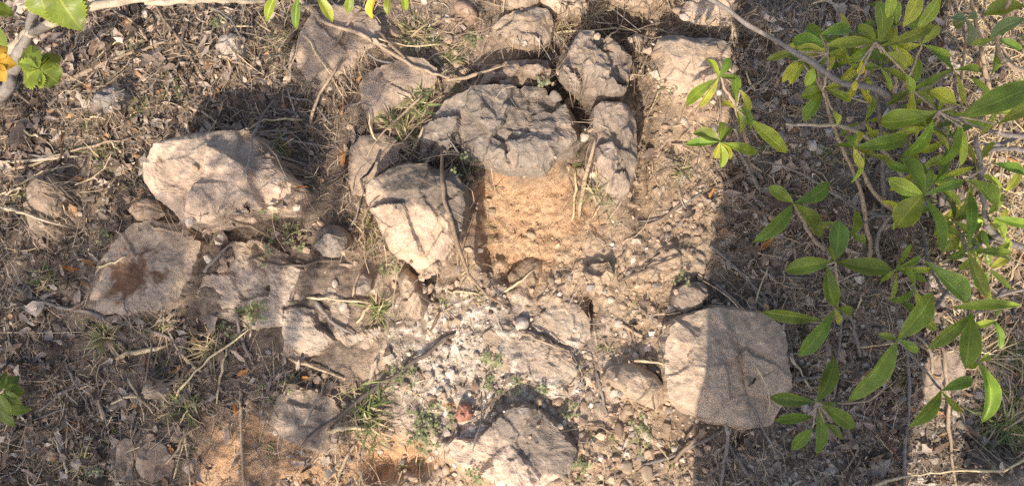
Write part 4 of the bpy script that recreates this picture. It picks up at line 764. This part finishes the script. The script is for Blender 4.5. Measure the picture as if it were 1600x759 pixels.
for a, b in sp_: tuft(a, b, int(rng.integers(10, 30)), float(rng.uniform(.018, .034)), .0018, [GREEN, OLIVE][int(rng.integers(2))] + STRW[:2], f'small grass sprig {where(a, b)}', 'grass_sprig', 'grass sprig', up=.5, sp=.006, group='small grass sprigs in the litter')
def herb(px, py, n, sz, sp, label):
    r = np.random.default_rng(int(px + py * 3)); VV = []; FF = []; CC = []; o_ = 0
    x0, y0, _ = W(px, py, .01)
    for i in range(n):
        a = r.uniform(0, 6.28); d_ = sp * math.sqrt(r.random()); x, y = d_ * math.cos(a), d_ * math.sin(a); z = float(surf(x0 + x, y0 + y)) - float(surf(x0, y0)); zz = z + r.uniform(.003, .014)
        for j in range(3):                                   # three leaflets to a leaf
            b = r.uniform(0, 6.28) if j == 0 else b + 2.1; P, F, _u = leaf_geo(sz * r.uniform(.7, 1.1), sz * .8, .2, .05, r.uniform(0, .4), 0, 5, 3, .1, .6)
            cb, sb = math.cos(b), math.sin(b); Q = np.stack([P[:, 0] * cb - P[:, 1] * sb + x, P[:, 0] * sb + P[:, 1] * cb + y, P[:, 2] + zz], 1)
            VV.append(Q); FF.append(F + o_); o_ += len(Q); CC.append(np.tile(np.array([(.19, .215, .095), (.25, .265, .12), (.15, .175, .08), (.32, .32, .18)][r.integers(4)]) * r.uniform(.8, 1.2), (len(Q), 1)))
    return obj('low_herb', mesh('low_herb', np.vstack(VV), np.vstack(FF), np.vstack(CC), 'grass', True), label=label, cat='herb', loc=(x0, y0, float(surf(x0, y0))), kind='thing')
for px, py, n, sp, lab in [(435, 368, 26, .025, 'clover like green herb below the pale peach boulder'), (468, 372, 14, .02, 'small herb right of the clover like one under the boulder'), (416, 400, 14, .016, 'herb above the crumbling slab'), (609, 415, 22, .016, 'green herb at the lower left of the crusted boulder'), (405, 488, 16, .016, 'yellow green herb on the crumbling slab'), (630, 588, 26, .022, 'herb above the dark stick in the white crumbs'), (770, 560, 18, .014, 'herb in shadow left of the tilted grey slab'),
        (685, 648, 40, .022, 'leafy herb left of the brick red stone'), (662, 690, 34, .022, 'leafy herb above the pale front of the bottom slab'), (648, 660, 24, .02, 'herb between the dark stick and the leafy pair'), (775, 600, 18, .015, 'herb below the tilted grey slab'), (808, 602, 16, .014, 'second herb below the tilted grey slab'), (840, 610, 12, .012, 'third herb below the tilted grey slab near the pebble'), (740, 740, 14, .014, 'small herb under the pale front of the bottom slab'), (905, 728, 20, .016, 'herb at the right corner of the bottom slab'),
        (890, 640, 14, .014, 'herb right of the round peach pebble'), (452, 598, 14, .014, 'herb in front of the crumbling slab'), (415, 612, 12, .014, 'dull herb left of the dark grey stone'), (350, 525, 20, .02, 'green herb at the lower edge of the slab'), (735, 265, 14, .012, 'herb at the top of the crusted boulder'), (720, 278, 10, .01, 'herb sprig beside the bent brown stick'), (345, 40, 16, .014, 'round leaved herb at upper left'), (212, 62, 14, .016, 'herb below the pale branch at upper left'), (1000, 665, 16, .018, 'herb below the wedge shaped stone'), (1060, 435, 10, .012, 'herb at the edge of the shade by the low tan stone'), (740, 62, 16, .012, 'herb among straw at the top centre'), (845, 145, 8, .008, 'herb sprig on the top rim of the largest slab'), (163, 370, 10, .012, 'herb near the rust stained slab top'), (1190, 215, 16, .02, 'dim herb under the leafy sapling'), (1000, 690, 12, .016, 'second herb below the wedge shaped stone'), (150, 740, 10, .012, 'herb sprig at the bottom left')]:
    herb(px, py, max(6, int(n * .62)), float(rng.uniform(.0045, .0065)), sp * 1.05, lab)

# ------------------------------------------------------------------ green shrubs: thing > branch > leaf
def empty(name, loc, label, cat, group=None):
    o = bpy.data.objects.new(name, None); COL.objects.link(o); o.location = loc; o['label'] = label; o['category'] = cat
    if group: o['group'] = group
    o.empty_display_size = .05
    return o
def branch(root, pts, w0, w1, cn='grey', name='branch', wob=.003):
    S = np.array(pts, float); Q = W(S[:, 0], S[:, 1], S[:, 2]); n_ = max(10, 6 * len(pts))
    zk = (1.33 - S[:, 2]) / 1.33 * .9; V, F = tube(Q, w0 * .0005 * zk[0], w1 * .0005 * zk[-1], 7, n_, len(bpy.data.objects), .14, wob); V, F = tri_fix(V, F)
    cc = np.clip(TW[cn] * (1 + .3 * fbm(V, 60, 3, 7)[:, None]), .02, .8)
    return obj(name, mesh(name, V - np.array(root.location), F, cc, 'bark'), parent=root)
lk = [0]
def leaf(root, par, bx, by, tx, ty, w_, zb, zt=None, tone=1, fold=None, side=None, arch=None, droop=None):
    lk[0] += 1; r = np.random.default_rng(lk[0]); zt = zb - r.uniform(.0, .03) if zt is None else zt
    B = W(bx, by, zb); T = W(tx, ty, zt); L = float(np.linalg.norm(T - B)); depth = 1.33 - zb; wm = w_ * .95 / 1000 * depth / 1.33
    fo = r.uniform(.2, .75) if fold is None else fold
    P, F, uv = leaf_geo(L, wm / max(.5, math.cos(fo)), fo, r.uniform(.04, .12) if arch is None else arch, 0 if droop is None else droop, r.uniform(-.22, .22) if side is None else side, seed=lk[0], peak=r.uniform(.48, .6), wave=.05)
    f = T - B; f /= L; e = np.cross(C(0, 0, 1), f); e /= np.linalg.norm(e); n_ = np.cross(f, e); ro = r.normal(0, .25); e, n_ = e * math.cos(ro) + n_ * math.sin(ro), n_ * math.cos(ro) - e * math.sin(ro)
    V = B + P[:, :1] * f + P[:, 1:2] * e + P[:, 2:] * n_
    col = TONE[tone] * r.uniform(.8, 1.2) * r.uniform([.82, .98, .8], [1.12, 1.12, 1.2]); cc = np.tile(col, (len(V), 1)) * (1 + .15 * fbm(V, 30, 2, 3)[:, None])
    return obj('leaf', mesh('leaf', V - np.array(root.location), F, np.clip(cc, .02, .7), 'leaf', True, uv), parent=par)
def shrub(label, base, stems, whorls, name='shrub', group=None):
    x, y, _ = W(*base); root = empty(name, (x, y, float(surf(x, y))), label, 'shrub', group)
    br = [branch(root, *s) for s in stems]
    for k, (si, cx, cy, z, lv) in enumerate(whorls):
        cp = min(stems[si][0], key=lambda q: math.hypot(q[0] - cx, q[1] - cy)); par = br[si]
        if math.hypot(cp[0] - cx, cp[1] - cy) > 9 or abs(cp[2] - z) > .03:          # a side twig carries this whorl
            par = branch(root, [cp, ((cp[0] + cx) / 2 + 4, (cp[1] + cy) / 2 + 3, (cp[2] * .6 + z * .4)), (cx, cy, z)], 6, 4, 'tan', 'twig')
        for t in lv:
            tx, ty, wd = t[:3]; o = t[3] if len(t) > 3 else {}
            bx, by, zb = o.get('bx', cx), o.get('by', cy), o.get('zb', z)
            if math.hypot(bx - cx, by - cy) > 7 or abs(zb - z) > .02: branch(root, [(cx, cy, z), ((bx + cx) / 2, (by + cy) / 2, (zb + z) / 2), (bx, by, zb)], 4, 3, 'tan', 'petiole', .001)
            leaf(root, par, o.pop('bx', cx), o.pop('by', cy), tx, ty, wd, o.pop('zb', z), o.pop('zt', None), o.pop('tone', int(rng.choice([0, 1, 1, 2]))), **o)
    bpy.context.view_layer.update()
    return root
D_ = dict
# leafy sapling left of the shrub
shrub('slender leafy sapling reaching over the shadow edge', (1190, 300), [([(1192,302,0),(1172,268,.08),(1158,238,.15),(1146,200,.2),(1125,222,.23)], 7, 4, 'grey'), ([(1172,268,.08),(1165,215,.16),(1150,170,.24),(1138,145,.27),(1123,122,.29)], 6, 4, 'tan')], [
    (1, 1123, 122, .29, [(1102,91,11,D_(tone=2)),(1142,90,16,D_(tone=1)),(1072,166,20,D_(tone=1,side=.25,zt=.24)),(1092,169,14,D_(tone=2,zt=.25)),(1150,124,9,D_(tone=1))]),
    (1, 1150, 170, .25, [(1149,115,17,D_(tone=1,by=166)),(1156,210,17,D_(tone=1,bx=1147,by=160)),(1231,239,26,D_(bx=1168,by=185,tone=2,side=.25,zt=.22)),(1126,162,11,D_(tone=2)),(1168,180,14,D_(bx=1157,by=140,tone=2)),(1172,205,12,D_(bx=1160,by=165))]),
    (0, 1125, 222, .24, [(1082,208,26,D_(tone=1,side=-.2)),(1069,226,15,D_(tone=1)),(1185,239,19,D_(tone=1,side=.2)),(1126,263,16,D_(tone=2)),(1116,248,14,D_(tone=2)),(1142,250,14,D_(tone=2)),(1128,190,14,D_(tone=1)),(1146,200,12,D_(tone=0))])])
# main shrub
stems = [
    ([(1440,330,.0),(1430,300,.08),(1395,160,.26),(1310,125,.33),(1240,80,.36),(1180,45,.38),(1095,-8,.40)], 12, 7, 'grey'),          # 0 grey branch across the top
    ([(1440,340,.0),(1400,328,.10),(1365,300,.16),(1345,262,.22),(1334,230,.27)], 9, 5, 'tan'),                                          # 1
    ([(1360,402,.0),(1357,370,.04),(1345,300,.12),(1318,235,.18),(1300,190,.24),(1285,140,.29)], 9, 5, 'tan'),                          # 2
    ([(1380,340,.0),(1379,250,.12),(1372,160,.22),(1355,105,.3),(1345,70,.33)], 8, 5, 'grey'),                                           # 3
    ([(1470,330,.0),(1480,260,.1),(1478,210,.2),(1467,177,.30)], 9, 5, 'grey'),                                                          # 4
    ([(1400,340,.0),(1410,325,.12),(1428,313,.2),(1443,305,.27)], 8, 5, 'grey'),                                                         # 5
    ([(1610,390,.1),(1560,372,.16),(1540,345,.2),(1536,300,.24),(1530,250,.28),(1524,215,.3)], 12, 8, 'grey'),                          # 6
    ([(1560,372,.14),(1535,380,.2),(1511,392,.26)], 7, 4, 'grey'),                                                                       # 7
    ([(1500,420,.0),(1470,470,.12),(1430,510,.2),(1403,530,.27)], 6, 4, 'grey'),                                                         # 8
    ([(1580,440,.05),(1550,470,.18),(1518,492,.28)], 7, 4, 'grey'),                                                                      # 9
    ([(1528,500,.05),(1532,540,.15),(1528,566,.22)], 6, 4, 'grey'),                                                                      # 10
    ([(1403,530,.2),(1430,560,.2),(1455,590,.2),(1470,610,.21)], 5, 4, 'grey'),                                                          # 11
    ([(1440,340,.0),(1400,260,.12),(1330,202,.24),(1228,195,.27)], 8, 6, 'pale'),                                                        # 12 cut pale twig
    ([(1610,215,.2),(1560,208,.24),(1510,190,.28),(1467,177,.30)], 10, 6, 'grey'), ([(1620,235,.12),(1570,232,.16),(1520,240,.2)], 10, 6, 'grey'), ([(1615,205,.1),(1560,225,.14),(1530,225,.18)], 8, 5, 'grey'),  # 13-15
    ([(1440,340,0),(1420,230,.06),(1440,200,.12),(1500,180,.16)], 7, 5, 'brown'), ([(1440,340,0),(1480,350,.05),(1530,330,.1)], 6, 4, 'brown'), ([(1430,345,0),(1375,335,.06),(1330,360,.08),(1290,352,.1)], 6, 4, 'grey'),
    ([(1378,420,0),(1370,380,.05),(1385,345,.09),(1410,330,.12)], 7, 5, 'grey'), ([(1440,340,0),(1350,330,.05),(1300,300,.06),(1230,262,.05),(1180,250,.03)], 7, 3, 'grey'), ([(1455,345,0),(1520,300,.06),(1580,180,.09),(1610,150,.1)], 7, 4, 'tan'),
    ([(1395,345,0),(1390,270,.06),(1380,230,.1),(1388,190,.14)], 6, 4, 'grey'), ([(1440,345,0),(1455,420,.05),(1500,470,.08),(1610,450,.1)], 6, 4, 'grey')]
whorls = [
    (2, 1294, 84, .33, [(1196,94,13,D_(bx=1242,by=80,tone=1)),(1237,62,30,D_(tone=1,by=72)),(1243,74,22,D_(tone=2,by=86)),(1262,38,20,D_(tone=1,bx=1292,by=66)),(1331,45,22,D_(bx=1282,by=54,tone=1)),(1221,130,16,D_(bx=1247,by=95,tone=2)),(1260,136,18,D_(bx=1272,by=102,tone=2)),(1312,58,22,D_(tone=1)),(1320,92,20,D_(tone=1))]),
    (2, 1287, 138, .28, [(1249,152,22,D_(tone=1,by=140)),(1256,191,24,D_(tone=1,by=148)),(1304,144,14,D_(tone=1)),(1308,198,16,D_(bx=1300,by=172,tone=2)),(1330,160,14,D_(tone=1)),(1318,132,12,D_(tone=2))]),
    (3, 1368, 66, .36, [(1369,0,30,D_(bx=1374,tone=1)),(1288,72,20,D_(tone=1)),(1463,37,19,D_(bx=1372,by=73,tone=1,side=.12)),(1417,110,24,D_(bx=1378,by=84,tone=2,side=-.3)),(1425,148,15,D_(bx=1414,by=114,tone=2)),(1327,94,20,D_(tone=1)),(1395,45,18,D_(tone=2)),(1340,40,18,D_(tone=1)),(1345,118,14,D_(tone=3,by=95,bx=1346)),(1334,143,10,D_(bx=1338,by=126,tone=3))]),
    (4, 1466, 175, .32, [(1371,191,36,D_(tone=1,side=-.38,zt=.27)),(1407,243,22,D_(tone=1,bx=1458,by=186,side=-.35,zt=.25)),(1460,260,28,D_(bx=1500,by=190,tone=1,zt=.26)),(1498,263,16,D_(bx=1504,by=200,tone=2)),(1452,142,26,D_(bx=1496,by=166,tone=2)),(1425,200,20,D_(tone=1,zb=.26)),(1492,178,14,D_(tone=1)),(1472,150,12,D_(tone=2))]),
    (13, 1500, 182, .34, [(1628,128,44,D_(tone=1,side=.15,zt=.36)),(1615,148,36,D_(bx=1520,by=172,tone=0,zt=.36)),(1615,166,24,D_(bx=1558,by=194,tone=1)),(1545,195,12,D_(tone=1))]),
    (1, 1334, 230, .29, [(1422,211,26,D_(tone=1,side=.2)),(1325,212,20,D_(tone=1)),(1366,246,16,D_(tone=1)),(1349,263,14,D_(tone=2)),(1345,205,12,D_(tone=2))]),
    (5, 1443, 305, .30, [(1386,278,26,D_(tone=2,side=-.25)),(1405,243,32,D_(tone=1,side=-.2)),(1400,356,42,D_(tone=1,side=.1)),(1470,398,28,D_(tone=1)),(1508,283,16,D_(tone=1,side=-.15)),(1455,262,16,D_(tone=1)),(1430,282,12,D_(tone=2))]),
    (6, 1509, 281, .28, [(1557,335,38,D_(tone=1,side=-.15)),(1605,274,22,D_(bx=1550,by=255,tone=1))]),
    (6, 1551, 340, .24, [(1612,352,16,D_(tone=1)),(1569,373,24,D_(tone=2)),(1520,352,14,D_(tone=2,zb=.12))]),
    (7, 1511, 390, .28, [(1515,300,18,D_(tone=1,side=.05)),(1583,394,14,D_(tone=0)),(1582,408,13,D_(tone=4)),(1548,470,22,D_(tone=1,side=.2)),(1483,404,15,D_(tone=0)),(1541,362,16,D_(tone=2,zb=.2)),(1488,352,14,D_(tone=2,zb=.16)),(1470,380,14,D_(tone=2,zb=.14))]),
    (8, 1444, 408, .30, [(1515,474,38,D_(tone=1,side=.1))]),
    (8, 1403, 529, .28, [(1459,455,42,D_(tone=1)),(1322,627,36,D_(tone=1)),(1370,522,12,D_(tone=1)),(1435,551,14,D_(tone=1))]),
    (9, 1518, 490, .30, [(1446,546,24,D_(tone=1,side=.1)),(1509,577,34,D_(tone=1)),(1487,481,18,D_(bx=1596,by=477,tone=1,zb=.32,side=0.)),(1500,520,18,D_(tone=1,zb=.24))]),
    (10, 1528, 565, .26, [(1531,662,26,D_(tone=1,side=-.55)),(1512,575,10,D_(tone=1)),(1545,555,12,D_(tone=1))]),
    (11, 1470, 610, .23, [(1418,668,22,D_(tone=1,side=-.15)),(1522,592,20,D_(tone=1,side=-.12)),(1502,644,11,D_(tone=1))]),
    (18, 1330, 370, .1, [(1353,376,16,D_(tone=2)),(1338,328,20,D_(tone=2)),(1276,353,18,D_(tone=2))]),
    (19, 1400, 420, .06, [(1390,470,8,D_(tone=1)),(1375,440,8,D_(tone=1)),(1440,400,12,D_(tone=1)),(1450,440,14,D_(tone=1)),(1425,380,10,D_(tone=2)),(1470,420,10,D_(tone=2))])]
er = np.random.default_rng(5)
for si, cx, cy, z, n_, rad in [(2,1280,110,.24,7,48), (2,1262,70,.28,5,42), (3,1350,95,.26,8,52), (3,1325,60,.28,6,48), (3,1395,70,.30,5,48), (12,1350,190,.17,5,46), (4,1430,165,.22,7,55), (4,1480,215,.2,6,52), (13,1540,180,.24,4,60), (5,1430,270,.2,6,50), (5,1415,330,.16,5,46), (7,1490,345,.18,7,44), (7,1530,400,.2,6,48), (7,1560,360,.16,5,46), (17,1505,320,.1,5,40), (8,1430,450,.14,4,40), (22,1395,215,.13,5,44), (6,1570,300,.2,4,50), (3,1300,70,.31,6,46), (3,1375,105,.31,7,50), (2,1255,100,.27,5,44), (4,1450,200,.26,6,56), (4,1425,140,.28,6,58), (3,1340,130,.24,6,44), (13,1560,160,.3,4,60), (5,1460,285,.24,6,52), (1,1350,240,.24,4,48), (6,1525,260,.25,5,54), (7,1545,420,.2,5,50), (7,1500,365,.23,5,46), (9,1555,500,.2,4,44), (8,1440,495,.18,4,40), (0,1400,40,.34,6,56), (0,1440,70,.3,5,54), (0,1490,110,.26,5,56), (21,1555,60,.24,5,54)]:
    a0 = er.uniform(0, 6.28)
    whorls.append((si, cx, cy, z, [(cx + rad * er.uniform(.7, 1.15) * math.cos(a0 + i * 6.28 / n_), cy + rad * er.uniform(.7, 1.15) * math.sin(a0 + i * 6.28 / n_), er.uniform(10, 16), D_(tone=int(er.choice([0, 1, 2, 2, 2])), side=float(er.uniform(-.3, .3)))) for i in range(n_ - 1)]))
shrub('large green shrub of pointed leaves filling the right side', (1440, 335), stems, whorls)
shrub('low green shoot with two four leaved whorls in front of the shrub', (1290, 388), [([(1290,392,.0),(1270,372,.1),(1252,340,.2),(1240,317,.27)], 7, 5, 'tan'), ([(1300,470,.0),(1308,450,.15),(1305,409,.3)], 6, 5, 'tan'), ([(1345,560,.0),(1330,500,.14),(1304,482,.24)], 6, 4, 'grey')], [
    (0, 1240, 317, .28, [(1200,290,22,D_(tone=1)),(1298,284,26,D_(tone=0,side=.2)),(1174,380,25,D_(tone=0,side=-.15)),(1282,373,26,D_(tone=0))]),
    (1, 1305, 409, .32, [(1225,423,28,D_(tone=0,side=.12)),(1311,343,40,D_(tone=0,fold=.12)),(1395,421,29,D_(tone=0,side=.12)),(1306,480,26,D_(bx=1292,by=414,tone=0,side=.3)),(1296,385,14,D_(tone=1,zb=.26))]),
    (2, 1304, 482, .26, [(1188,486,22,D_(tone=0,bx=1285,by=500,side=.15,zb=.22)),(1246,558,27,D_(tone=0,side=-.12)),(1331,492,16,D_(tone=1)),(1313,508,13,D_(tone=2)),(1266,532,12,D_(tone=2,zb=.2)),(1306,470,8,D_(tone=2))])])
shrub('single young shoot with eight radiating leaves right of the flat block', (1290, 640), [([(1300,660,.0),(1290,645,.1),(1276,628,.2)], 6, 4, 'tan')], [
    (0, 1276, 628, .22, [(1304,555,27,D_(tone=0,side=.18)),(1202,620,23,D_(tone=0,side=.12)),(1208,657,17,D_(bx=1270,by=650,tone=0)),(1337,668,25,D_(tone=1,bx=1285,by=632)),(1276,712,20,D_(tone=0)),(1237,703,21,D_(bx=1270,by=668,tone=0)),(1316,687,12,D_(bx=1288,by=660,tone=0)),(1310,629,6,D_(tone=1))])])
shrub('blurred pale leaved shrub at the top right corner', (1620, 60), [([(1630,70,.0),(1600,110,.15),(1560,80,.28),(1572,20,.38),(1582,-15,.42)], 8, 6, 'tan'), ([(1560,150,.02),(1545,130,.08),(1530,60,.2),(1514,-15,.35)], 9, 7, 'tan'), ([(1500,160,.02),(1502,120,.1),(1512,50,.25)], 6, 4, 'tan')], [
    (0, 1605, 10, .4, [(1537,24,34,D_(tone=1)),(1545,62,26,D_(tone=4,by=30)),(1590,68,18,D_(tone=1,by=40)),(1620,60,18,D_(tone=1))]), (2, 1510, 30, .32, [(1488,28,18,D_(tone=4)),(1492,42,20,D_(tone=4)),(1512,72,20,D_(tone=4)),(1528,30,18,D_(tone=4))]),
    (1, 1440, -15, .42, [(1411,44,28,D_(tone=2)),(1432,46,22,D_(tone=1,bx=1470,by=-12)),(1386,30,18,D_(bx=1392,by=-15,tone=2))])])
shrub('green leaves hanging in from the top edge left of centre', (500, -60), [([(520,-60,.0),(500,-40,.3),(480,-20,.4)], 8, 5, 'tan'), ([(520,-60,.0),(560,-40,.3),(590,-20,.4)], 7, 4, 'tan')], [
    (0, 475, -14, .4, [(417,36,16,D_(tone=2,bx=436,by=-14)),(463,48,15,D_(tone=1,bx=467,by=-10)),(520,36,18,D_(tone=2,bx=490,by=-14))]), (1, 585, -14, .4, [(543,22,16,D_(tone=2,bx=552,by=-14)),(582,32,18,D_(tone=3,bx=588,by=-12)),(606,26,14,D_(tone=1,bx=610,by=-14)),(634,18,12,D_(tone=2,bx=632,by=-14))])])
# broad toothed leaves at the upper left
def toothed(root, par, bx, by, tx, ty, wd, z, tone=2):
    B = W(bx, by, z); T = W(tx, ty, z - .02); L = float(np.linalg.norm(T - B)); nu, nv = 25, 7
    P, F, uv = leaf_geo(L, wd / 1000 * (1.33 - z) / 1.33, .12, .06, .1, 0, nu, nv, .06, .35, seed=int(tx))
    saw = 1 + .10 * ((np.arange(nu) % 2) * 2 - 1); P = P.reshape(nu, nv, 3); P[:, 0, 1] *= saw; P[:, -1, 1] *= saw; P = P.reshape(-1, 3)
    f = (T - B) / L; e = np.cross(C(0, 0, 1), f); e /= np.linalg.norm(e); n_ = np.cross(f, e); V = B + P[:, :1] * f + P[:, 1:2] * e + P[:, 2:] * n_
    return obj('leaf', mesh('leaf', V - np.array(root.location), F, TONE[tone] * rng.uniform(.85, 1.2), 'leaf', True, uv), parent=par)
x, y, _ = W(-30, 140); root = empty('branching_plant', (x, y, float(surf(x, y))), 'plant with pale branches and broad toothed leaves at upper left', 'plant')
b0 = branch(root, [(-60,160,.0),(-10,100,.25),(35,62,.36),(80,38,.4),(150,10,.42),(245,-6,.42)], 15, 15, 'pale'); b1 = branch(root, [(-60,170,.0),(0,150,.3),(22,105,.34),(46,50,.38),(58,-15,.4)], 22, 18, 'grey'); b2 = branch(root, [(230,4,.41),(330,0,.40),(420,2,.36)], 12, 9, 'pale')
for a in [(62,-12,78,36,54), (88,-10,128,50,66), (108,-16,136,24,30)]: toothed(root, b0, *a, .44, 1)
for a in [(62,108,32,72,42), (60,106,34,132,52), (64,108,92,82,40), (66,110,94,132,46), (60,108,58,140,36), (62,100,74,86,22), (-10,10,24,24,22), (-8,40,10,78,22)]: toothed(root, b1, *a, .40, int(rng.choice([0, 1])))
P, F, uv = leaf_geo(.022, .02, .3, .1, .1, 0); x, y, z = W(-8, 100, .45)
VV = np.vstack([np.stack([P[:, 0] * math.cos(t) - P[:, 1] * math.sin(t), P[:, 0] * math.sin(t) + P[:, 1] * math.cos(t), P[:, 2]], 1) for t in np.arange(6) * 1.05]); FF = np.vstack([F + k * len(P) for k in range(6)])
fl = obj('flower', mesh('flower', VV + np.array([x, y, z]) - np.array(root.location), FF, C(.50, .29, .03), 'grass', True), parent=b1); fl['label'] = 'yellow flower head'
x, y, _ = W(-20, 620); root = empty('leafy_weed', (x, y, float(surf(x, y))), 'green broad leaved weed at the left edge near the bottom', 'weed')
b0 = branch(root, [(-22,640,.0),(-5,620,.05),(8,605,.09)], 5, 3, 'tan')
for a in [(4,610,30,585,26), (6,612,40,612,26), (4,614,34,634,24), (0,610,8,578,20), (0,616,16,652,22), (10,640,52,640,16), (0,640,24,668,20), (0,600,-20,590,20)]: toothed(root, b0, *a, .07 if a[1] < 630 else .04, 0)

# ------------------------------------------------------------------ trees beside the camera that shade the ground, leaning one and bush added for their shadow (their crowns stand above it)
def crown_mesh(cens, n, size, seed, cols):
    r = np.random.default_rng(seed); cens = np.array(cens, float); wt = cens[:, 3] ** 2; k = r.choice(len(cens), n, p=wt / wt.sum()); d = r.normal(size=(n, 3)); d /= np.linalg.norm(d, axis=1)[:, None]
    c0 = cens[k, :3] + d * (cens[k, 3] * r.random(n) ** .45)[:, None]
    u = r.normal(size=(n, 3)) * C(1, 1, .5); u /= np.linalg.norm(u, axis=1)[:, None]; v = np.cross(u, r.normal(size=(n, 3))); v /= np.linalg.norm(v, axis=1)[:, None]
    L = size * r.uniform(.6, 1.3, n)[:, None] * .5; nn = np.cross(u, v)
    V = np.stack([c0 - u * L, c0 - u * L * .2 + v * L * .45 + nn * L * .08, c0 + u * L, c0 - u * L * .2 - v * L * .45 + nn * L * .08, c0 + u * L * .1 - nn * L * .1], 1).reshape(-1, 3)
    b = (np.arange(n) * 5)[:, None]; F = np.concatenate([b + np.array([[0, 1, 4]]), b + np.array([[1, 2, 4]]), b + np.array([[2, 3, 4]]), b + np.array([[3, 0, 4]])], 0)
    return mesh('crown', V, F, np.repeat(np.array(cols)[r.integers(0, len(cols), n)], 5, 0), 'grass', True)
GCOL = [(.07, .12, .03), (.10, .16, .04), (.05, .09, .025)]
# leaning trunk added out of view to cast the broad band on the right
lean = SHX - .135 * SHY; tb = W(1258, 759)[0] - .066
def trunk_x(z): return tb + (0.0) - lean * z
ty0 = -.76
pts = np.array([(trunk_x(z), ty0 - .02 * math.sin(z * 3), z) for z in np.linspace(-.05, 2.6, 12)])
root = empty('added_shade_tree', (pts[0][0], pts[0][1], 0), 'unseen leaning tree added to cast the shadow band on the right', 'tree')
V, F = tube(pts - np.array(root.location), .172, .15, 28, 60, 3, .03); V, F = tri_fix(V, F); V = V * (1 + .0 * V); obj('trunk', mesh('trunk', V, F, np.clip(C(.16, .13, .10) * (1 + .3 * fbm(V, 9, 4, 3)[:, None]), .02, .6), 'trunk'), parent=root)
top_ = pts[-1]
for k, d_ in enumerate([(-.7, -.4, .9), (-.2, .9, 1.0), (.7, -.2, 1.1)]):
    q = np.array([top_, top_ + np.array(d_) * .5 + C(0, 0, .05), top_ + np.array(d_)]) - np.array(root.location); V, F = tri_fix(*tube(q, .09, .03, 10, 14, k)); obj('limb', mesh('limb', V, F, C(.16, .13, .10), 'trunk'), parent=root)
cw = crown_mesh([(*(top_ + np.array(d_) * 1.1 - np.array(root.location)), .45) for d_ in [(-.7, -.4, .9), (-.2, .9, 1.0), (.7, -.2, 1.1), (-.1, .2, 1.3)]], 1600, .06, 4, GCOL); obj('crown', cw, parent=root)
# thin leaved tree at the lower left that dapples the left side
def tree_over(label, zc, blobs, n, size, seed, foot):
    """blobs: (px, py, radius_m) where the shade should fall; the crown stands up the sun's ray at height zc"""
    cens = []
    for px, py, rr, dz in blobs:
        g = W(px, py); z = zc + dz; cens.append((g[0] - SHX * z, g[1] - SHY * z, z, rr))
    c0 = np.mean(np.array(cens)[:, :3], 0); base = C(c0[0] + foot[0], c0[1] + foot[1], 0); root = empty('small_tree', base, label, 'tree')
    V, F = tri_fix(*tube(np.array([C(0, 0, -.05), C(.03, .05, zc * .4), (c0 - base) * C(.8, .8, .8)]), .05, .03, 10, 24, seed)); obj('trunk', mesh('trunk', V, F, C(.17, .14, .11), 'trunk'), parent=root)
    for k, c_ in enumerate(cens):
        V, F = tri_fix(*tube(np.array([(c0 - base) * .72, ((c0 - base) * .8 + (np.array(c_[:3]) - base)) / 2 - C(0, 0, .05), np.array(c_[:3]) - base]), .018, .006, 6, 12, seed + k)); obj('limb', mesh('limb', V, F, C(.17, .14, .11), 'trunk'), parent=root)
    obj('crown', crown_mesh([(*(np.array(c_[:3]) - base), c_[3]) for c_ in cens], n, size, seed, GCOL), parent=root)
br_ = np.random.default_rng(3)
spots = [(float(br_.uniform(-80, 430)), float(br_.uniform(230, 780)), float(br_.uniform(.03, .065)), float(br_.uniform(-.25, .3))) for _ in range(30)] + [(345, 262, .04, 0.), (425, 245, .035, .1), (300, 330, .03, .1), (500, 300, .03, 0.), (60, 160, .05, .1), (480, 680, .04, 0.), (540, 630, .03, .1), (200, 560, .06, 0.), (120, 600, .06, 0.), (0, 480, .08, 0.), (0, 640, .08, .1)]
tree_over('thin leaved tree behind the camera on the left', 1.9, spots, 1150, .05, 11, (-.1, -.5))
tree_over('young tree behind the camera in the middle', 1.55, [(500,50,.06,0),(590,130,.06,.1),(490,640,.05,-.05),(460,170,.05,.1)], 75, .06, 12, (.05, -.5))
tree_over('unseen bush added below the right of the view for its shade', .62, [(1590,620,.08,0),(1600,720,.08,.05),(1650,560,.10,0)], 420, .05, 13, (0., -.05))  # bush added out of view to shade the lower right corner

# ------------------------------------------------------------------ things of one look get their place in words
from collections import defaultdict
byl = defaultdict(list)
for o in bpy.data.objects:
    if o.parent is None and o.get('label') and o.get('category'): byl[o['label']].append(o)
ORD = ['first', 'second', 'third', 'fourth', 'fifth', 'sixth', 'seventh', 'eighth', 'ninth', 'tenth', 'eleventh', 'twelfth', 'thirteenth', 'fourteenth']
for l, os_ in byl.items():
    if len(os_) < 2: continue
    os_.sort(key=lambda o: PX(o.location.x, o.location.y, o.location.z)[0]); n_ = len(os_)
    for k, o in enumerate(os_):
        o['label'] = l + (', ' + ('left one', 'right one')[k] if n_ == 2 else ', ' + (ORD[k] + ' from left' if k < 14 else 'far right one'))
